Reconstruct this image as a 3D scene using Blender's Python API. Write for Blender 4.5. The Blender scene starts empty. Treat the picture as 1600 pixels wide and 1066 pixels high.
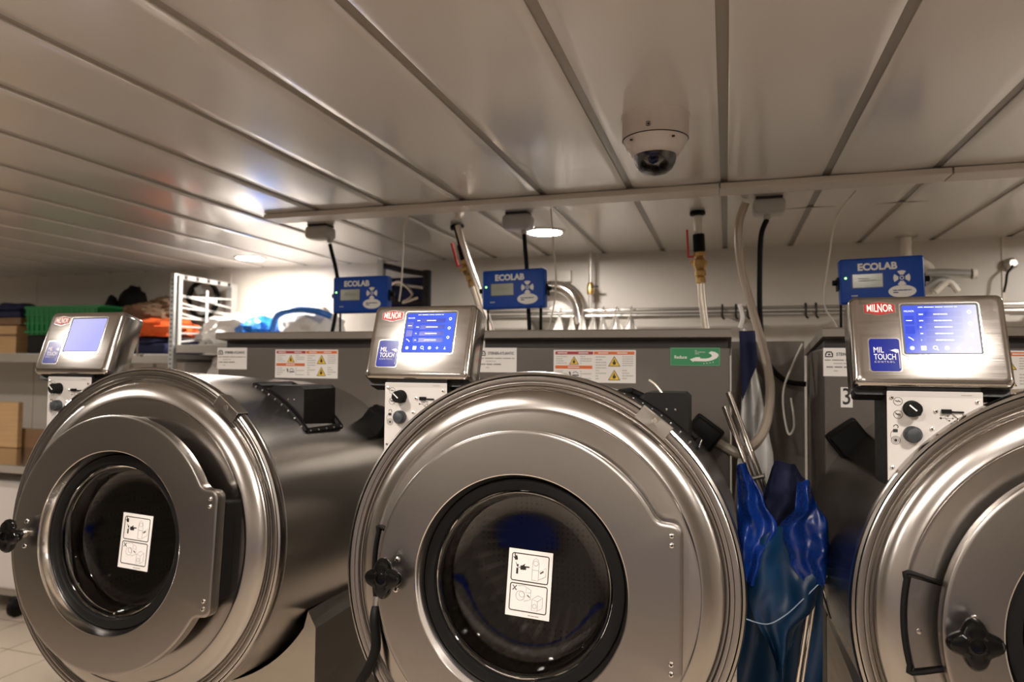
import bpy, bmesh, math, random
from mathutils import Matrix, Vector
random.seed(7)
S = bpy.context.scene
COL = S.collection
PI = math.pi

# ------------------------------------------------------------------ camera
cam_d = bpy.data.cameras.new('camera'); cam = bpy.data.objects.new('camera', cam_d); COL.objects.link(cam)
cam_d.sensor_width = 36; cam_d.lens = 1070 / 1600 * 36; cam_d.clip_start = .02; cam_d.clip_end = 50
yaw, pitch, roll = .3035, .0393, .0096
R0 = Vector((math.cos(yaw), math.sin(yaw), 0)); F0 = Vector((-math.sin(yaw), math.cos(yaw), 0)); U0 = Vector((0, 0, 1))
F1 = math.cos(pitch) * F0 + math.sin(pitch) * U0; U1 = math.cos(pitch) * U0 - math.sin(pitch) * F0
R2 = math.cos(roll) * R0 + math.sin(roll) * U1; U2 = math.cos(roll) * U1 - math.sin(roll) * R0
mw = Matrix((R2, U2, -F1)).transposed().to_4x4(); mw.translation = (0, 0, 1.5)
cam.matrix_world = mw
S.camera = cam
cam_d.dof.use_dof = True; cam_d.dof.focus_distance = 1.62; cam_d.dof.aperture_fstop = 2.8
# ------------------------------------------------------------------ world, exposure
w = bpy.data.worlds.new('world'); S.world = w; w.use_nodes = True
w.node_tree.nodes['Background'].inputs[0].default_value = (.9, .8, .7, 1)
w.node_tree.nodes['Background'].inputs[1].default_value = 0.0
S.view_settings.view_transform = 'Standard'; S.view_settings.look = 'None'
S.view_settings.gamma = 1; S.view_settings.use_curve_mapping = False
S.view_settings.exposure = 0.0
S.cycles.use_denoising = True
S.cycles.max_bounces = 10; S.cycles.diffuse_bounces = 5; S.cycles.glossy_bounces = 5; S.cycles.transmission_bounces = 8
S.cycles.caustics_refractive = False; S.cycles.sample_clamp_indirect = 30
LAMP_E = 400.0                       # emission of every recessed ceiling lamp
LAMP_C = (1.0, .915, .83)
LAMPS = [(-2.94, 3.70, .085), (-.88, 3.36, .085), (1.80, 3.30, .085),
         (-3.15, .85, .085), (-1.25, .85, .085), (.80, .80, .085), (2.7, .85, .085),
         (-2.0, -1.3, .085), (.2, -1.3, .085), (-5.2, 1.9, .085), (-.3, .1, .085)]  # the last lamp is added, unseen, to brighten the ceiling

# ------------------------------------------------------------------ materials
MATS = {}
def mat(name, col, rough=.5, metal=0, emit=None, es=1.0, spec=.5, **kw):
    if name in MATS: return MATS[name]
    m = bpy.data.materials.new(name); m.use_nodes = True
    b = m.node_tree.nodes['Principled BSDF']
    b.inputs['Base Color'].default_value = (*col, 1); b.inputs['Roughness'].default_value = rough
    b.inputs['Metallic'].default_value = metal; b.inputs['Specular IOR Level'].default_value = spec
    if emit: b.inputs['Emission Color'].default_value = (*emit, 1); b.inputs['Emission Strength'].default_value = es
    for k, v in kw.items(): b.inputs[k.replace('_', ' ')].default_value = v
    MATS[name] = m; return m
def nt(m): return m.node_tree.nodes, m.node_tree.links, m.node_tree.nodes['Principled BSDF']
def grain(m, scale, bump=.05, rv=.12, dist=.001, cv=0.0, detail=3, uv='Object'):
    """procedural grain: object-space noise drives roughness, a fine bump and a little colour"""
    n, l, b = nt(m)
    tc = n.new('ShaderNodeTexCoord'); mp = n.new('ShaderNodeMapping'); mp.inputs['Scale'].default_value = scale
    no = n.new('ShaderNodeTexNoise'); no.inputs['Scale'].default_value = 1; no.inputs['Detail'].default_value = detail
    l.new(tc.outputs[uv], mp.inputs[0]); l.new(mp.outputs[0], no.inputs['Vector'])
    r0 = b.inputs['Roughness'].default_value
    mr = n.new('ShaderNodeMapRange'); mr.inputs[1].default_value = .3; mr.inputs[2].default_value = .7
    mr.inputs[3].default_value = max(.02, r0 - rv / 2); mr.inputs[4].default_value = r0 + rv / 2
    l.new(no.outputs[0], mr.inputs[0]); l.new(mr.outputs[0], b.inputs['Roughness'])
    if bump:
        bp = n.new('ShaderNodeBump'); bp.inputs['Strength'].default_value = bump; bp.inputs['Distance'].default_value = dist
        l.new(no.outputs[0], bp.inputs['Height']); l.new(bp.outputs[0], b.inputs['Normal'])
    if cv:
        c = b.inputs['Base Color'].default_value[:3]
        mx = n.new('ShaderNodeMix'); mx.data_type = 'RGBA'
        mx.inputs[6].default_value = (*[x * (1 - cv) for x in c], 1); mx.inputs[7].default_value = (*[min(1, x * (1 + cv)) for x in c], 1)
        l.new(no.outputs[0], mx.inputs[0]); l.new(mx.outputs[2], b.inputs['Base Color'])
    return m
STEEL = (.40, .375, .35)
m_door = mat('brushed_steel_door', (.345, .325, .305), .27, 1)
m_panel = grain(mat('brushed_steel_panel', (.47, .445, .415), .16, 1), (8, 900, 900), .006, .06)
m_cyl = grain(mat('brushed_steel_shell', STEEL, .20, 1), (3, 3, 3), 0, .06)
m_base = grain(mat('steel_base', (.45, .42, .38), .36, 1), (6, 6, 120), .03, .1)
m_head = mat('spun_steel_head', (.42, .395, .37), .22, 1)
def spun(m, an=.6):
    n, l, b = nt(m)
    tg = n.new('ShaderNodeTangent'); tg.direction_type = 'RADIAL'; tg.axis = 'Y'
    l.new(tg.outputs[0], b.inputs['Tangent']); b.inputs['Anisotropic'].default_value = an
spun(m_head)
m_chrome = mat('polished_steel', (.72, .69, .66), .12, 1)
m_rail = mat('dull_steel', (.48, .46, .43), .35, 1)
m_gal = grain(mat('galvanised_steel', (.55, .56, .55), .45, .85), (40, 40, 40), .05, .2)
m_black = mat('black_rubber', (.006, .006, .006), .5, spec=.12)
m_blackp = mat('glossy_black_plastic', (.003, .003, .003), .09, spec=.3)
m_blackm = grain(mat('black_painted_steel', (.008, .0075, .0075), .45, spec=.2), (90, 90, 90), .05, .1)
m_knobg = mat('dark_grey_button', (.03, .035, .04), .4)
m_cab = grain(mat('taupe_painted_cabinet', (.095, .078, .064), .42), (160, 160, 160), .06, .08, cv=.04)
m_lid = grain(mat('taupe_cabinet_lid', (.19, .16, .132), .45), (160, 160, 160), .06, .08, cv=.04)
m_dark = mat('dark_gap', (.02, .016, .014), .6)
m_white = mat('white_print', (.78, .76, .72), .45)
m_paper = mat('white_sticker', (.74, .71, .68), .4)
m_ink = mat('black_ink', (.015, .014, .014), .5)
m_grey = mat('grey_ink', (.22, .21, .2), .5)
m_lgrey = mat('light_grey_ink', (.45, .44, .42), .5)
m_red = mat('dark_red_print', (.35, .02, .03), .4)
m_orange = mat('orange_print', (.62, .13, .02), .4)
m_yellow = mat('yellow_print', (.75, .48, .03), .4)
m_greens = mat('green_print', (.01, .22, .07), .4)
m_plate = grain(mat('pale_grey_faceplate', (.50, .475, .45), .36), (200, 200, 200), .04, .08)
m_plated = mat('faceplate_top_strip', (.42, .40, .38), .4)
m_logor = mat('logo_red_enamel', (.33, .02, .015), .35, spec=.15)
m_badge = mat('badge_blue', (.006, .014, .20), .2, spec=.15)
m_eco = grain(mat('controller_blue', (.001, .052, .33), .42, spec=.25), (200, 200, 200), .03, .06)
m_ecod = mat('controller_dark_blue', (.004, .03, .17), .4)
m_lcd = mat('grey_display', (.30, .31, .24), .2)
m_led = mat('green_indicator', (.2, .9, .2), .4, emit=(.35, 1, .25), es=3)
m_brass = mat('brass', (.55, .36, .14), .3, 1)
m_redh = mat('red_handle', (.55, .02, .02), .35)
m_hose = mat('clear_hose', (.62, .52, .42), .22, Transmission_Weight=.45)
m_tan = mat('steel_sleeve_hose', (.62, .56, .48), .3, .6)
m_wire = mat('white_wire', (.55, .52, .45), .5)
m_jb = grain(mat('grey_plastic', (.42, .40, .37), .45), (60, 60, 60), .05, .1)
m_camw = grain(mat('camera_housing', (.50, .45, .42), .4), (150, 150, 150), .04, .08)
m_strip = grain(mat('cream_strip', (.60, .54, .47), .38), (80, 80, 80), .04, .1)
m_smoke = mat('smoked_dome', (.02, .02, .025), .03, Coat_Weight=1.0)
m_lens = mat('lens_blue', (.006, .008, .03), .05)
m_greenc = grain(mat('green_crate', (.01, .20, .05), .4), (90, 90, 90), .05, .1, cv=.1)
m_wood = grain(mat('pale_wood', (.52, .32, .15), .5), (4, 4, 60), .05, .1, cv=.2)
m_brownw = grain(mat('brown_wood', (.20, .11, .055), .5), (4, 60, 60), .05, .1, cv=.2)
m_orangef = grain(mat('orange_cloth', (.75, .12, .02), .85), (80, 80, 80), .2, .1, cv=.1)
m_brownf = grain(mat('brown_cloth', (.16, .10, .06), .9), (80, 80, 80), .3, .1, cv=.3)
m_navy = grain(mat('navy_cloth', (.012, .016, .06), .85), (80, 80, 80), .2, .1, cv=.2)
m_whitef = grain(mat('white_cloth', (.78, .76, .73), .9), (60, 60, 60), .2, .1, cv=.06)
m_slat = grain(mat('white_enamel', (.36, .355, .34), .45), (60, 60, 60), .03, .1)
m_dull = grain(mat('gap_shade_canvas', (.20, .175, .15), .9), (60, 60, 60), .2, .1, cv=.15)
m_greyf = grain(mat('grey_canvas', (.40, .38, .35), .9), (60, 60, 60), .2, .1, cv=.1)
m_bluef = grain(mat('blue_film', (.01, .16, .62), .3), (60, 60, 60), .2, .1, cv=.1)
m_vinyl = grain(mat('blue_vinyl', (.003, .028, .19), .3), (120, 120, 120), .10, .12, cv=.12)
m_vinyl2 = grain(mat('teal_vinyl', (.002, .030, .085), .42), (120, 120, 120), .08, .1, cv=.12)
m_thread = mat('pale_thread', (.35, .45, .6), .6)
m_bin = grain(mat('white_plastic_bin', (.62, .58, .55), .45), (8, 8, 8), .03, .1, cv=.06)
m_white2 = mat('white_pipe', (.72, .68, .60), .35)
m_lampring = mat('lamp_ring', (.55, .52, .48), .3, .8)
m_lamp = mat('lamp_lens', (.9, .9, .9), .5, emit=LAMP_C, es=LAMP_E)
m_lamp_back = mat('lamp_lens_dim', (.9, .9, .9), .5, emit=LAMP_C, es=LAMP_E * .75)
m_blue_band = mat('blue_band', (.012, .035, .30), .4)

def wallmat(name, col, joint, x0, step, rough=.4, horiz=None):
    m = mat(name, col, rough); n, l, b = nt(m)
    grain(m, (2.5, 2.5, 2.5), .02, .1, cv=.03)
    return m
m_wall = wallmat('cream_wall_panel', (.54, .505, .455), (.3, .28, .25), 0, 1)
m_wall2 = grain(mat('brown_wall_panel', (.22, .195, .17), .45), (2, 2, 2), .02, .1, cv=.06)
m_ceil = grain(mat('ceiling_panel', (.56, .53, .49), .30, spec=.8, Coat_Weight=.8, Coat_Roughness=.17, Coat_IOR=1.6), (.5, 1.5, 1), .0, .05, cv=.02)
m_joint = grain(mat('ceiling_joint', (.23, .205, .175), .35, spec=.6), (50, 1, 50), .03, .1, cv=.1)
# floor: beige tiles with darker joints
m_floor = mat('beige_floor_tile', (.55, .46, .37), .38); n, l, b = nt(m_floor)
tc = n.new('ShaderNodeTexCoord'); br = n.new('ShaderNodeTexBrick'); br.offset = 0; br.squash = 1
br.inputs['Scale'].default_value = 1; br.inputs['Brick Width'].default_value = .3; br.inputs['Row Height'].default_value = .3
br.inputs['Mortar Size'].default_value = .004; br.inputs['Color1'].default_value = (.46, .385, .31, 1); br.inputs['Color2'].default_value = (.43, .36, .29, 1)
br.inputs['Mortar'].default_value = (.22, .16, .11, 1)
mp = n.new('ShaderNodeMapping'); mp.inputs['Rotation'].default_value = (0, 0, 0)
l.new(tc.outputs['Object'], mp.inputs[0]); l.new(mp.outputs[0], br.inputs['Vector']); l.new(br.outputs['Color'], b.inputs['Base Color'])
bp = n.new('ShaderNodeBump'); bp.inputs['Strength'].default_value = .3; bp.inputs['Distance'].default_value = .002; bp.invert = True
l.new(br.outputs['Fac'], bp.inputs['Height']); l.new(bp.outputs[0], b.inputs['Normal'])
# drum: ribbed, perforated steel
m_drum = mat('ribbed_drum_steel', (.09, .082, .075), .33, 1); n, l, b = nt(m_drum)
tc = n.new('ShaderNodeTexCoord'); vo = n.new('ShaderNodeTexVoronoi'); vo.inputs['Scale'].default_value = 55; vo.inputs['Randomness'].default_value = 0
cr = n.new('ShaderNodeMapRange'); cr.inputs[1].default_value = .18; cr.inputs[2].default_value = .26
l.new(tc.outputs['Object'], vo.inputs['Vector']); l.new(vo.outputs['Distance'], cr.inputs[0])
mx = n.new('ShaderNodeMix'); mx.data_type = 'RGBA'; mx.inputs[6].default_value = (.02, .018, .016, 1); mx.inputs[7].default_value = (.09, .082, .075, 1)
l.new(cr.outputs[0], mx.inputs[0]); l.new(mx.outputs[2], b.inputs['Base Color'])
# glass
m_glass = bpy.data.materials.new('door_glass'); m_glass.use_nodes = True; MATS['door_glass'] = m_glass
n, l, b = nt(m_glass)
b.inputs['Base Color'].default_value = (.86, .85, .83, 1); b.inputs['Roughness'].default_value = .01; b.inputs['Transmission Weight'].default_value = 1; b.inputs['IOR'].default_value = 1.5
m_domeg = bpy.data.materials.new('clear_dome'); m_domeg.use_nodes = True
n, l, b = nt(m_domeg); b.inputs['Roughness'].default_value = .02; b.inputs['Transmission Weight'].default_value = 1; b.inputs['IOR'].default_value = 1.3
b.inputs['Base Color'].default_value = (.9, .9, .9, 1)
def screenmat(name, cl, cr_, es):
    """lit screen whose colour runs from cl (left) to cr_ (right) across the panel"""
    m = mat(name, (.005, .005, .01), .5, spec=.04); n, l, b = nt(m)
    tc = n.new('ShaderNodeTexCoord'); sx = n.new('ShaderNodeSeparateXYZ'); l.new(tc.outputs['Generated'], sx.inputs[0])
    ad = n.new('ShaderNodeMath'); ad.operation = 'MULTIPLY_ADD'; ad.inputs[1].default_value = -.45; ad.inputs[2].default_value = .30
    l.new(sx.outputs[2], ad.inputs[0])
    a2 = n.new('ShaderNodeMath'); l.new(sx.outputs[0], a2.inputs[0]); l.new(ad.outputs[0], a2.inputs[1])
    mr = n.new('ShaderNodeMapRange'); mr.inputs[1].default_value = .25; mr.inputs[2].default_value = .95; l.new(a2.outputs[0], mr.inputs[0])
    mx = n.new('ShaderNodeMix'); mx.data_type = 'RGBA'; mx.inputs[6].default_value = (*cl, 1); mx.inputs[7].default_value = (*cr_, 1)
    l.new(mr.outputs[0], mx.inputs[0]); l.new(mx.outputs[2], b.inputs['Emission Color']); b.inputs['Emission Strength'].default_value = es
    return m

# ------------------------------------------------------------------ mesh builder
def frame(o, x=(1, 0, 0), y=(0, 0, 1)):
    """columns x, y, x cross y: a drawing plane whose z points out of the surface"""
    x = Vector(x).normalized(); y = Vector(y); y = (y - x * y.dot(x)).normalized(); z = x.cross(y)
    M = Matrix((x, y, z)).transposed().to_4x4(); M.translation = Vector(o); return M
FONT = None
class MB:
    def __init__(s, M=None): s.v = []; s.f = []; s.m = []; s.sm = []; s.mats = []; s.M = M or Matrix()
    def mi(s, m):
        if m not in s.mats: s.mats.append(m)
        return s.mats.index(m)
    def add(s, vs, fs, m, smooth=False, M=None):
        T = s.M @ M if M is not None else s.M
        b = len(s.v); s.v += [tuple(T @ Vector(p)) for p in vs]; k = s.mi(m)
        for f in fs: s.f.append([b + i for i in f]); s.m.append(k); s.sm.append(smooth)
        return s
    def box(s, c, d, m, bev=0, seg=2, M=None, smooth=False):
        bm = bmesh.new(); bmesh.ops.create_cube(bm, size=1)
        for v in bm.verts: v.co = Vector((v.co.x * d[0], v.co.y * d[1], v.co.z * d[2]))
        if bev: bmesh.ops.bevel(bm, geom=bm.edges[:], offset=min(bev, min(d) * .49), segments=seg, profile=.6, affect='EDGES')
        vs = [v.co + Vector(c) for v in bm.verts]; fs = [[v.index for v in f.verts] for f in bm.faces]; bm.free()
        return s.add(vs, fs, m, smooth or bool(bev and seg > 2), M)
    def rect(s, x0, y0, x1, y1, z, m, t=.0006, M=None):
        return s.box(((x0 + x1) / 2, (y0 + y1) / 2, z), (abs(x1 - x0), abs(y1 - y0), t), m, M=M)
    def prism(s, poly, z0, z1, m, M=None, smooth=False):
        n_ = len(poly); vs = [(x, y, z0) for x, y in poly] + [(x, y, z1) for x, y in poly]
        fs = [list(range(n_))[::-1], list(range(n_, 2 * n_))] + [[i, (i + 1) % n_, n_ + (i + 1) % n_, n_ + i] for i in range(n_)]
        return s.add(vs, fs, m, smooth, M)
    def rprism(s, x0, y0, x1, y1, r, z0, z1, m, M=None):
        P = []
        for cx, cy, a in ((x1 - r, y1 - r, 0), (x0 + r, y1 - r, 90), (x0 + r, y0 + r, 180), (x1 - r, y0 + r, 270)):
            for k in range(6): t = math.radians(a + k * 18); P.append((cx + r * math.cos(t), cy + r * math.sin(t)))
        return s.prism(P, z0, z1, m, M)
    def rring(s, x0, y0, x1, y1, r, w, z0, z1, m, M=None):
        def loop(i):
            P = []; rr = max(r - i, .0005)
            for cx, cy, a in ((x1 - r, y1 - r, 0), (x0 + r, y1 - r, 90), (x0 + r, y0 + r, 180), (x1 - r, y0 + r, 270)):
                for k in range(6): t = math.radians(a + k * 18); P.append((cx + rr * math.cos(t), cy + rr * math.sin(t)))
            return P
        A, B = loop(0), loop(w); n_ = len(A)
        vs = [(*p, z0) for p in A] + [(*p, z1) for p in A] + [(*p, z1) for p in B] + [(*p, z0) for p in B]
        fs = []
        for L in range(4):
            for i in range(n_): j = (i + 1) % n_; fs.append([L * n_ + i, L * n_ + j, ((L + 1) % 4) * n_ + j, ((L + 1) % 4) * n_ + i])
        return s.add(vs, fs, m, False, M)
    def rings(s, R, m, n=96, M=None, cap0=False, cap1=False, smooth=True):
        """R: list of (radius or function of angle, height) along local z"""
        vs = []
        for r, h in R:
            for i in range(n):
                a = 2 * PI * i / n; q = r(a) if callable(r) else r
                vs.append((q * math.cos(a), q * math.sin(a), h))
        fs = [[k * n + i, k * n + (i + 1) % n, (k + 1) * n + (i + 1) % n, (k + 1) * n + i] for k in range(len(R) - 1) for i in range(n)]
        if cap0: fs.append(list(range(n))[::-1])
        if cap1: fs.append([(len(R) - 1) * n + i for i in range(n)])
        return s.add(vs, fs, m, smooth, M)
    def disc(s, x, y, r, z0, z1, m, M=None, n=24):
        T = Matrix.Translation((x, y, 0)); T = M @ T if M is not None else T
        return s.rings([(r, z0), (r, z1)], m, n, T, True, True, False)
    def tube(s, pts, r, m, n=10, M=None, sub=6, smooth=True, closed=False):
        P = [Vector(p) for p in pts]
        if sub > 1 and len(P) > 2:
            Q = []; L = len(P)
            rng = range(L if closed else L - 1)
            for i in rng:
                if closed: a, b_, c, d = P[i - 1], P[i], P[(i + 1) % L], P[(i + 2) % L]
                else: a, b_, c, d = P[max(i - 1, 0)], P[i], P[i + 1], P[min(i + 2, L - 1)]
                for k in range(sub):
                    t = k / sub
                    Q.append(.5 * ((2 * b_) + (c - a) * t + (2 * a - 5 * b_ + 4 * c - d) * t * t + (3 * b_ - a - 3 * c + d) * t ** 3))
            if not closed: Q.append(P[-1])
            P = Q
        L = len(P); vs = []; fs = []; up = None
        for i, p in enumerate(P):
            t = (P[(i + 1) % L] - P[i - 1]) if closed else (P[min(i + 1, L - 1)] - P[max(i - 1, 0)])
            t.normalize()
            if up is None: up = t.orthogonal().normalized()
            up = (up - t * up.dot(t)).normalized(); sd = t.cross(up)
            rr = r(i / (L - 1)) if callable(r) else r
            for k in range(n): a = 2 * PI * k / n; vs.append(p + (up * math.cos(a) + sd * math.sin(a)) * rr)
        for i in range(L if closed else L - 1):
            j = (i + 1) % L
            for k in range(n): q = (k + 1) % n; fs.append([i * n + k, i * n + q, j * n + q, j * n + k])
        if not closed: fs += [list(range(n))[::-1], [(L - 1) * n + k for k in range(n)]]
        return s.add(vs, fs, m, smooth, M)
    def text(s, txt, size, m, M, x=0, y=0, z=0, sx=1, align='CENTER', ext=.0004, bold=0.0, warp=None):
        cu = bpy.data.curves.new('t', 'FONT'); cu.body = txt; cu.size = size; cu.align_x = align; cu.align_y = 'CENTER'
        cu.extrude = ext; cu.offset = bold; cu.resolution_u = 3
        o = bpy.data.objects.new('t', cu); me = o.to_mesh()
        vs = []
        for v in me.vertices:
            px, py = v.co.x * sx, v.co.y
            if warp: px, py = warp(px, py)
            vs.append((px + x, py + y, v.co.z + z))
        fs = [list(p.vertices) for p in me.polygons]
        s.add(vs, fs, m, False, M); o.to_mesh_clear(); bpy.data.objects.remove(o); bpy.data.curves.remove(cu)
        return s
    def grid(s, fn, nu, nv, m, M=None, th=0, smooth=True):
        """fn(u,v)->point ; th: thickness along +y to close a sheet"""
        vs = [fn(i / nu, j / nv) for j in range(nv + 1) for i in range(nu + 1)]; W = nu + 1
        fs = [[j * W + i, j * W + i + 1, (j + 1) * W + i + 1, (j + 1) * W + i] for j in range(nv) for i in range(nu)]
        if th:
            N = len(vs); vs += [(x, y + th, z) for x, y, z in vs]; fs += [[N + i for i in f][::-1] for f in fs[:]]
            e = [(i, i + 1) for i in range(nu)] + [(j * W + nu, (j + 1) * W + nu) for j in range(nv)] + \
                [(nv * W + i + 1, nv * W + i) for i in range(nu)][::1] + [((j + 1) * W, j * W) for j in range(nv)]
            fs += [[b_, a, N + a, N + b_] for a, b_ in e]
        return s.add(vs, fs, m, smooth, M)
    def blob(s, c, d, m, amp=.15, fr=3, seed=0, nu=28, nv=16, flat=.5, M=None):
        """crumpled lump resting on its flattened underside"""
        from mathutils import noise
        vs = []; off = Vector((seed * 7.3, seed * 3.1, seed * 1.7))
        for j in range(nv + 1):
            th_ = PI * j / nv
            for i in range(nu):
                a = 2 * PI * i / nu; p = Vector((math.sin(th_) * math.cos(a), math.sin(th_) * math.sin(a), math.cos(th_)))
                k = 1 + amp * noise.noise(p * fr + off) + amp * .5 * noise.noise(p * fr * 2.3 + off)
                q = p * k; q.z = max(q.z, -flat)
                vs.append((c[0] + q.x * d[0], c[1] + q.y * d[1], c[2] + q.z * d[2]))
        fs = [[j * nu + i, (j + 1) * nu + i, (j + 1) * nu + (i + 1) % nu, j * nu + (i + 1) % nu] for j in range(nv) for i in range(nu)]
        return s.add(vs, fs, m, True, M)
    def build(s, name, parent=None, label=None, cat=None, group=None, kind=None, auto=35):
        me = bpy.data.meshes.new(name)
        inv = None
        if parent is not None:
            w_ = Vector((0, 0, 0)); p = parent
            while p is not None: w_ += p.location; p = p.parent
            s.v = [tuple(Vector(v) - w_) for v in s.v]
        me.from_pydata(s.v, [], s.f)
        for m in s.mats: me.materials.append(m)
        me.polygons.foreach_set('material_index', s.m); me.polygons.foreach_set('use_smooth', s.sm)
        bm = bmesh.new(); bm.from_mesh(me); bmesh.ops.recalc_face_normals(bm, faces=bm.faces[:])
        if auto:
            lim = math.radians(auto)
            for e in bm.edges:
                if len(e.link_faces) == 2 and e.calc_face_angle(0) > lim: e.smooth = False
        bm.to_mesh(me); bm.free(); me.update()
        o = bpy.data.objects.new(name, me); COL.objects.link(o)
        if parent is not None: o.parent = parent
        tag(o, label, cat, group, kind); return o
def tag(o, label=None, cat=None, group=None, kind=None):
    for k, v in (('label', label), ('category', cat), ('group', group), ('kind', kind)):
        if v: o[k] = v
    return o
def thing(name, loc, label, cat, group=None):
    o = bpy.data.objects.new(name, None); COL.objects.link(o); o.location = loc; o.empty_display_size = .1
    return tag(o, label, cat, group)
def struct(mb, name): return mb.build(name, kind='structure')

# ------------------------------------------------------------------ room shell
XL, XR, YF, YB, H = -6.6, 3.4, -2.6, 4.1, 2.2
mb = MB(); mb.box(((XL + XR) / 2, (YF + YB) / 2, -.05), (XR - XL + .2, YB - YF + .2, .1), m_floor); struct(mb, 'floor')
# ceiling: long panels with recessed joints between them, running away from the camera
s_, x0_, gw = .349, -.0063, .013
mb = MB(); lo = math.floor((XL - x0_) / s_); hi = math.ceil((XR - x0_) / s_)
for k in range(lo, hi):
    a = x0_ + k * s_ + gw; b_ = x0_ + (k + 1) * s_ - gw; N = 10
    vs = []; fs = []
    prof = [(a, H + .012), (a, H + .002), (a + .003, H)] + [(a + .003 + (b_ - a - .006) * i / N, H - .0028 * math.sin(PI * i / N)) for i in range(1, N)] + [(b_ - .003, H), (b_, H + .002), (b_, H + .012)]
    for x, z in prof: vs += [(x, YF, z), (x, YB, z)]
    for i in range(len(prof) - 1): fs.append([2 * i, 2 * i + 1, 2 * i + 3, 2 * i + 2])
    mb.add(vs, fs, m_ceil, True)
    mb.add([(a - 2 * gw, YF, H + .006), (a - 2 * gw, YB, H + .006), (a, YB, H + .006), (a, YF, H + .006)], [[0, 1, 2, 3]], m_joint)
mb.box(((XL + XR) / 2, (YF + YB) / 2, H + .06), (XR - XL + .2, YB - YF + .2, .08), m_joint)
struct(mb, 'ceiling')
mb = MB(); mb.box(((XL + XR) / 2, YB + .05, H / 2), (XR - XL + .2, .1, H), m_wall); struct(mb, 'wall_back')
mb = MB(); mb.box(((XL + XR) / 2, YF - .05, H / 2), (XR - XL + .2, .1, H), m_wall); mb.box(((XL + XR) / 2, YF + .01, .5), (XR - XL, .02, 1.0), m_wall2); struct(mb, 'wall_front')
mb = MB(); mb.box((XL - .05, (YF + YB) / 2, H / 2), (.1, YB - YF, H), m_wall); struct(mb, 'wall_left')
mb = MB(); mb.box((XR + .05, (YF + YB) / 2, H / 2), (.1, YB - YF, H), m_wall); struct(mb, 'wall_right')
# blue band added behind the camera, for something blue the steel fronts mirror
mb = MB(); mb.box((-1.5, YF + .03, .47), (7.5, .06, .18), m_blue_band, .01); struct(mb, 'trim_1')
# thin joint strips on the back wall
for i, x in enumerate((-3.42, -.745, 1.36, -5.3)):
    mb = MB(); mb.box((x, YB - .003, H / 2), (.012, .006, H), m_strip); struct(mb, 'trim_%d' % (i + 2))
# cross joint of the ceiling panels beyond the cover strip, right
mb = MB(); mb.box((.43, 3.155, H + .001), (.74, .012, .006), m_joint); struct(mb, 'trim_6')
# cover strip hung under the ceiling: three lengths
def strip(x0, x1, y, z, name, dy=.115):
    mb = MB(); mb.box(((x0 + x1) / 2, y + dy / 2, z - .011), (x1 - x0, dy, .022), m_strip, .003); mb.box(((x0 + x1) / 2, y + dy / 2, z + .003), (x1 - x0, dy * .7, .012), m_joint)
    struct(mb, name)
strip(-2.03, -.025, 2.64, H - .004, 'trim_7'); strip(-.02, .735, 2.64, H - .004, 'trim_8'); strip(.74, 2.2, 2.64, H - .004, 'trim_9')
# lamps
for i, (x, y, r) in enumerate(LAMPS):
    t = thing('ceiling_lamp', (x, y, H),
              ['round recessed ceiling lamp above the wire cage on the left', 'round recessed ceiling lamp behind the middle washer',
               'round recessed ceiling lamp at the back right'][i] if i < 3 else 'unseen round recessed ceiling lamp over the aisle in front of the washers',
              'ceiling lamp', 'recessed ceiling lamps over the aisle' if i > 2 else 'recessed ceiling lamps')
    T = Matrix.Translation((x, y, H)); ml = m_lamp if i > 2 else m_lamp_back
    MB(T).rings([(r + .018, 0), (r + .018, -.006), (r + .010, -.011), (r, -.010), (r, .002), (r + .018, 0)], m_lampring, 40).build('trim_ring', t)
    MB(T).rings([(r, -.005), (r * .6, -.0065), (.001, -.007)], ml, 40).build('lamp_lens', t)

# ------------------------------------------------------------------ washer
TILT, RIMY, ZC = .062, 1.605, .9964
def sd_door(x, z):
    c = math.hypot(x, z) - .354
    qx, qz = abs(x - .18) - (.185 - .024), abs(z) - (.165 - .024)
    b_ = math.hypot(max(qx, 0), max(qz, 0)) + min(max(qx, qz), 0) - .024
    k = .018; h = max(k - abs(c - b_), 0) / k
    return min(c, b_) - h * h * k * .25
_rc = {}
def r_door(a, d=0.0):
    key = (round(a, 5), d)
    if key in _rc: return _rc[key]
    lo_, hi_ = .2, .6
    for _ in range(30):
        mid = (lo_ + hi_) / 2
        if sd_door(mid * math.cos(a), mid * math.sin(a)) + d < 0: lo_ = mid
        else: hi_ = mid
    _rc[key] = lo_; return lo_
_lc = {}
def lobe_r(a):
    """outline of the four-lobed knob: a round body smoothly joined to four round lobes"""
    a = round((a + PI / 4) % (PI / 2) - PI / 4, 5)
    if a in _lc: return _lc[a]
    def sd(x, y):
        c = math.hypot(x, y) - .0310; b = math.hypot(x - .0310, y) - .0165; k = .016; h = max(k - abs(c - b), 0) / k
        return min(c, b) - h * h * k * .25
    lo_, hi_ = .01, .07
    for _ in range(24):
        m_ = (lo_ + hi_) / 2
        if sd(m_ * math.cos(a), m_ * math.sin(a)) < 0: lo_ = m_
        else: hi_ = m_
    _lc[a] = lo_; return lo_
def arcpts(cx, cy, r, a0, a1, n): return [(cx + r * math.cos(math.radians(a0 + (a1 - a0) * i / n)), cy + r * math.sin(math.radians(a0 + (a1 - a0) * i / n))) for i in range(n + 1)]
def screw(M, x, y, z, parent, r=.0058, name='screw'):
    q = MB(M @ Matrix.Translation((x, y, z)))
    q.rings([(r, 0), (r, .0012), (r * .85, .003), (r * .45, .0038)], m_chrome, 20); q.rings([(r * .45, .0038), (r * .4, .0015), (.0001, .0015)], m_ink, 6, smooth=False)
    return q.build(name, parent)
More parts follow.
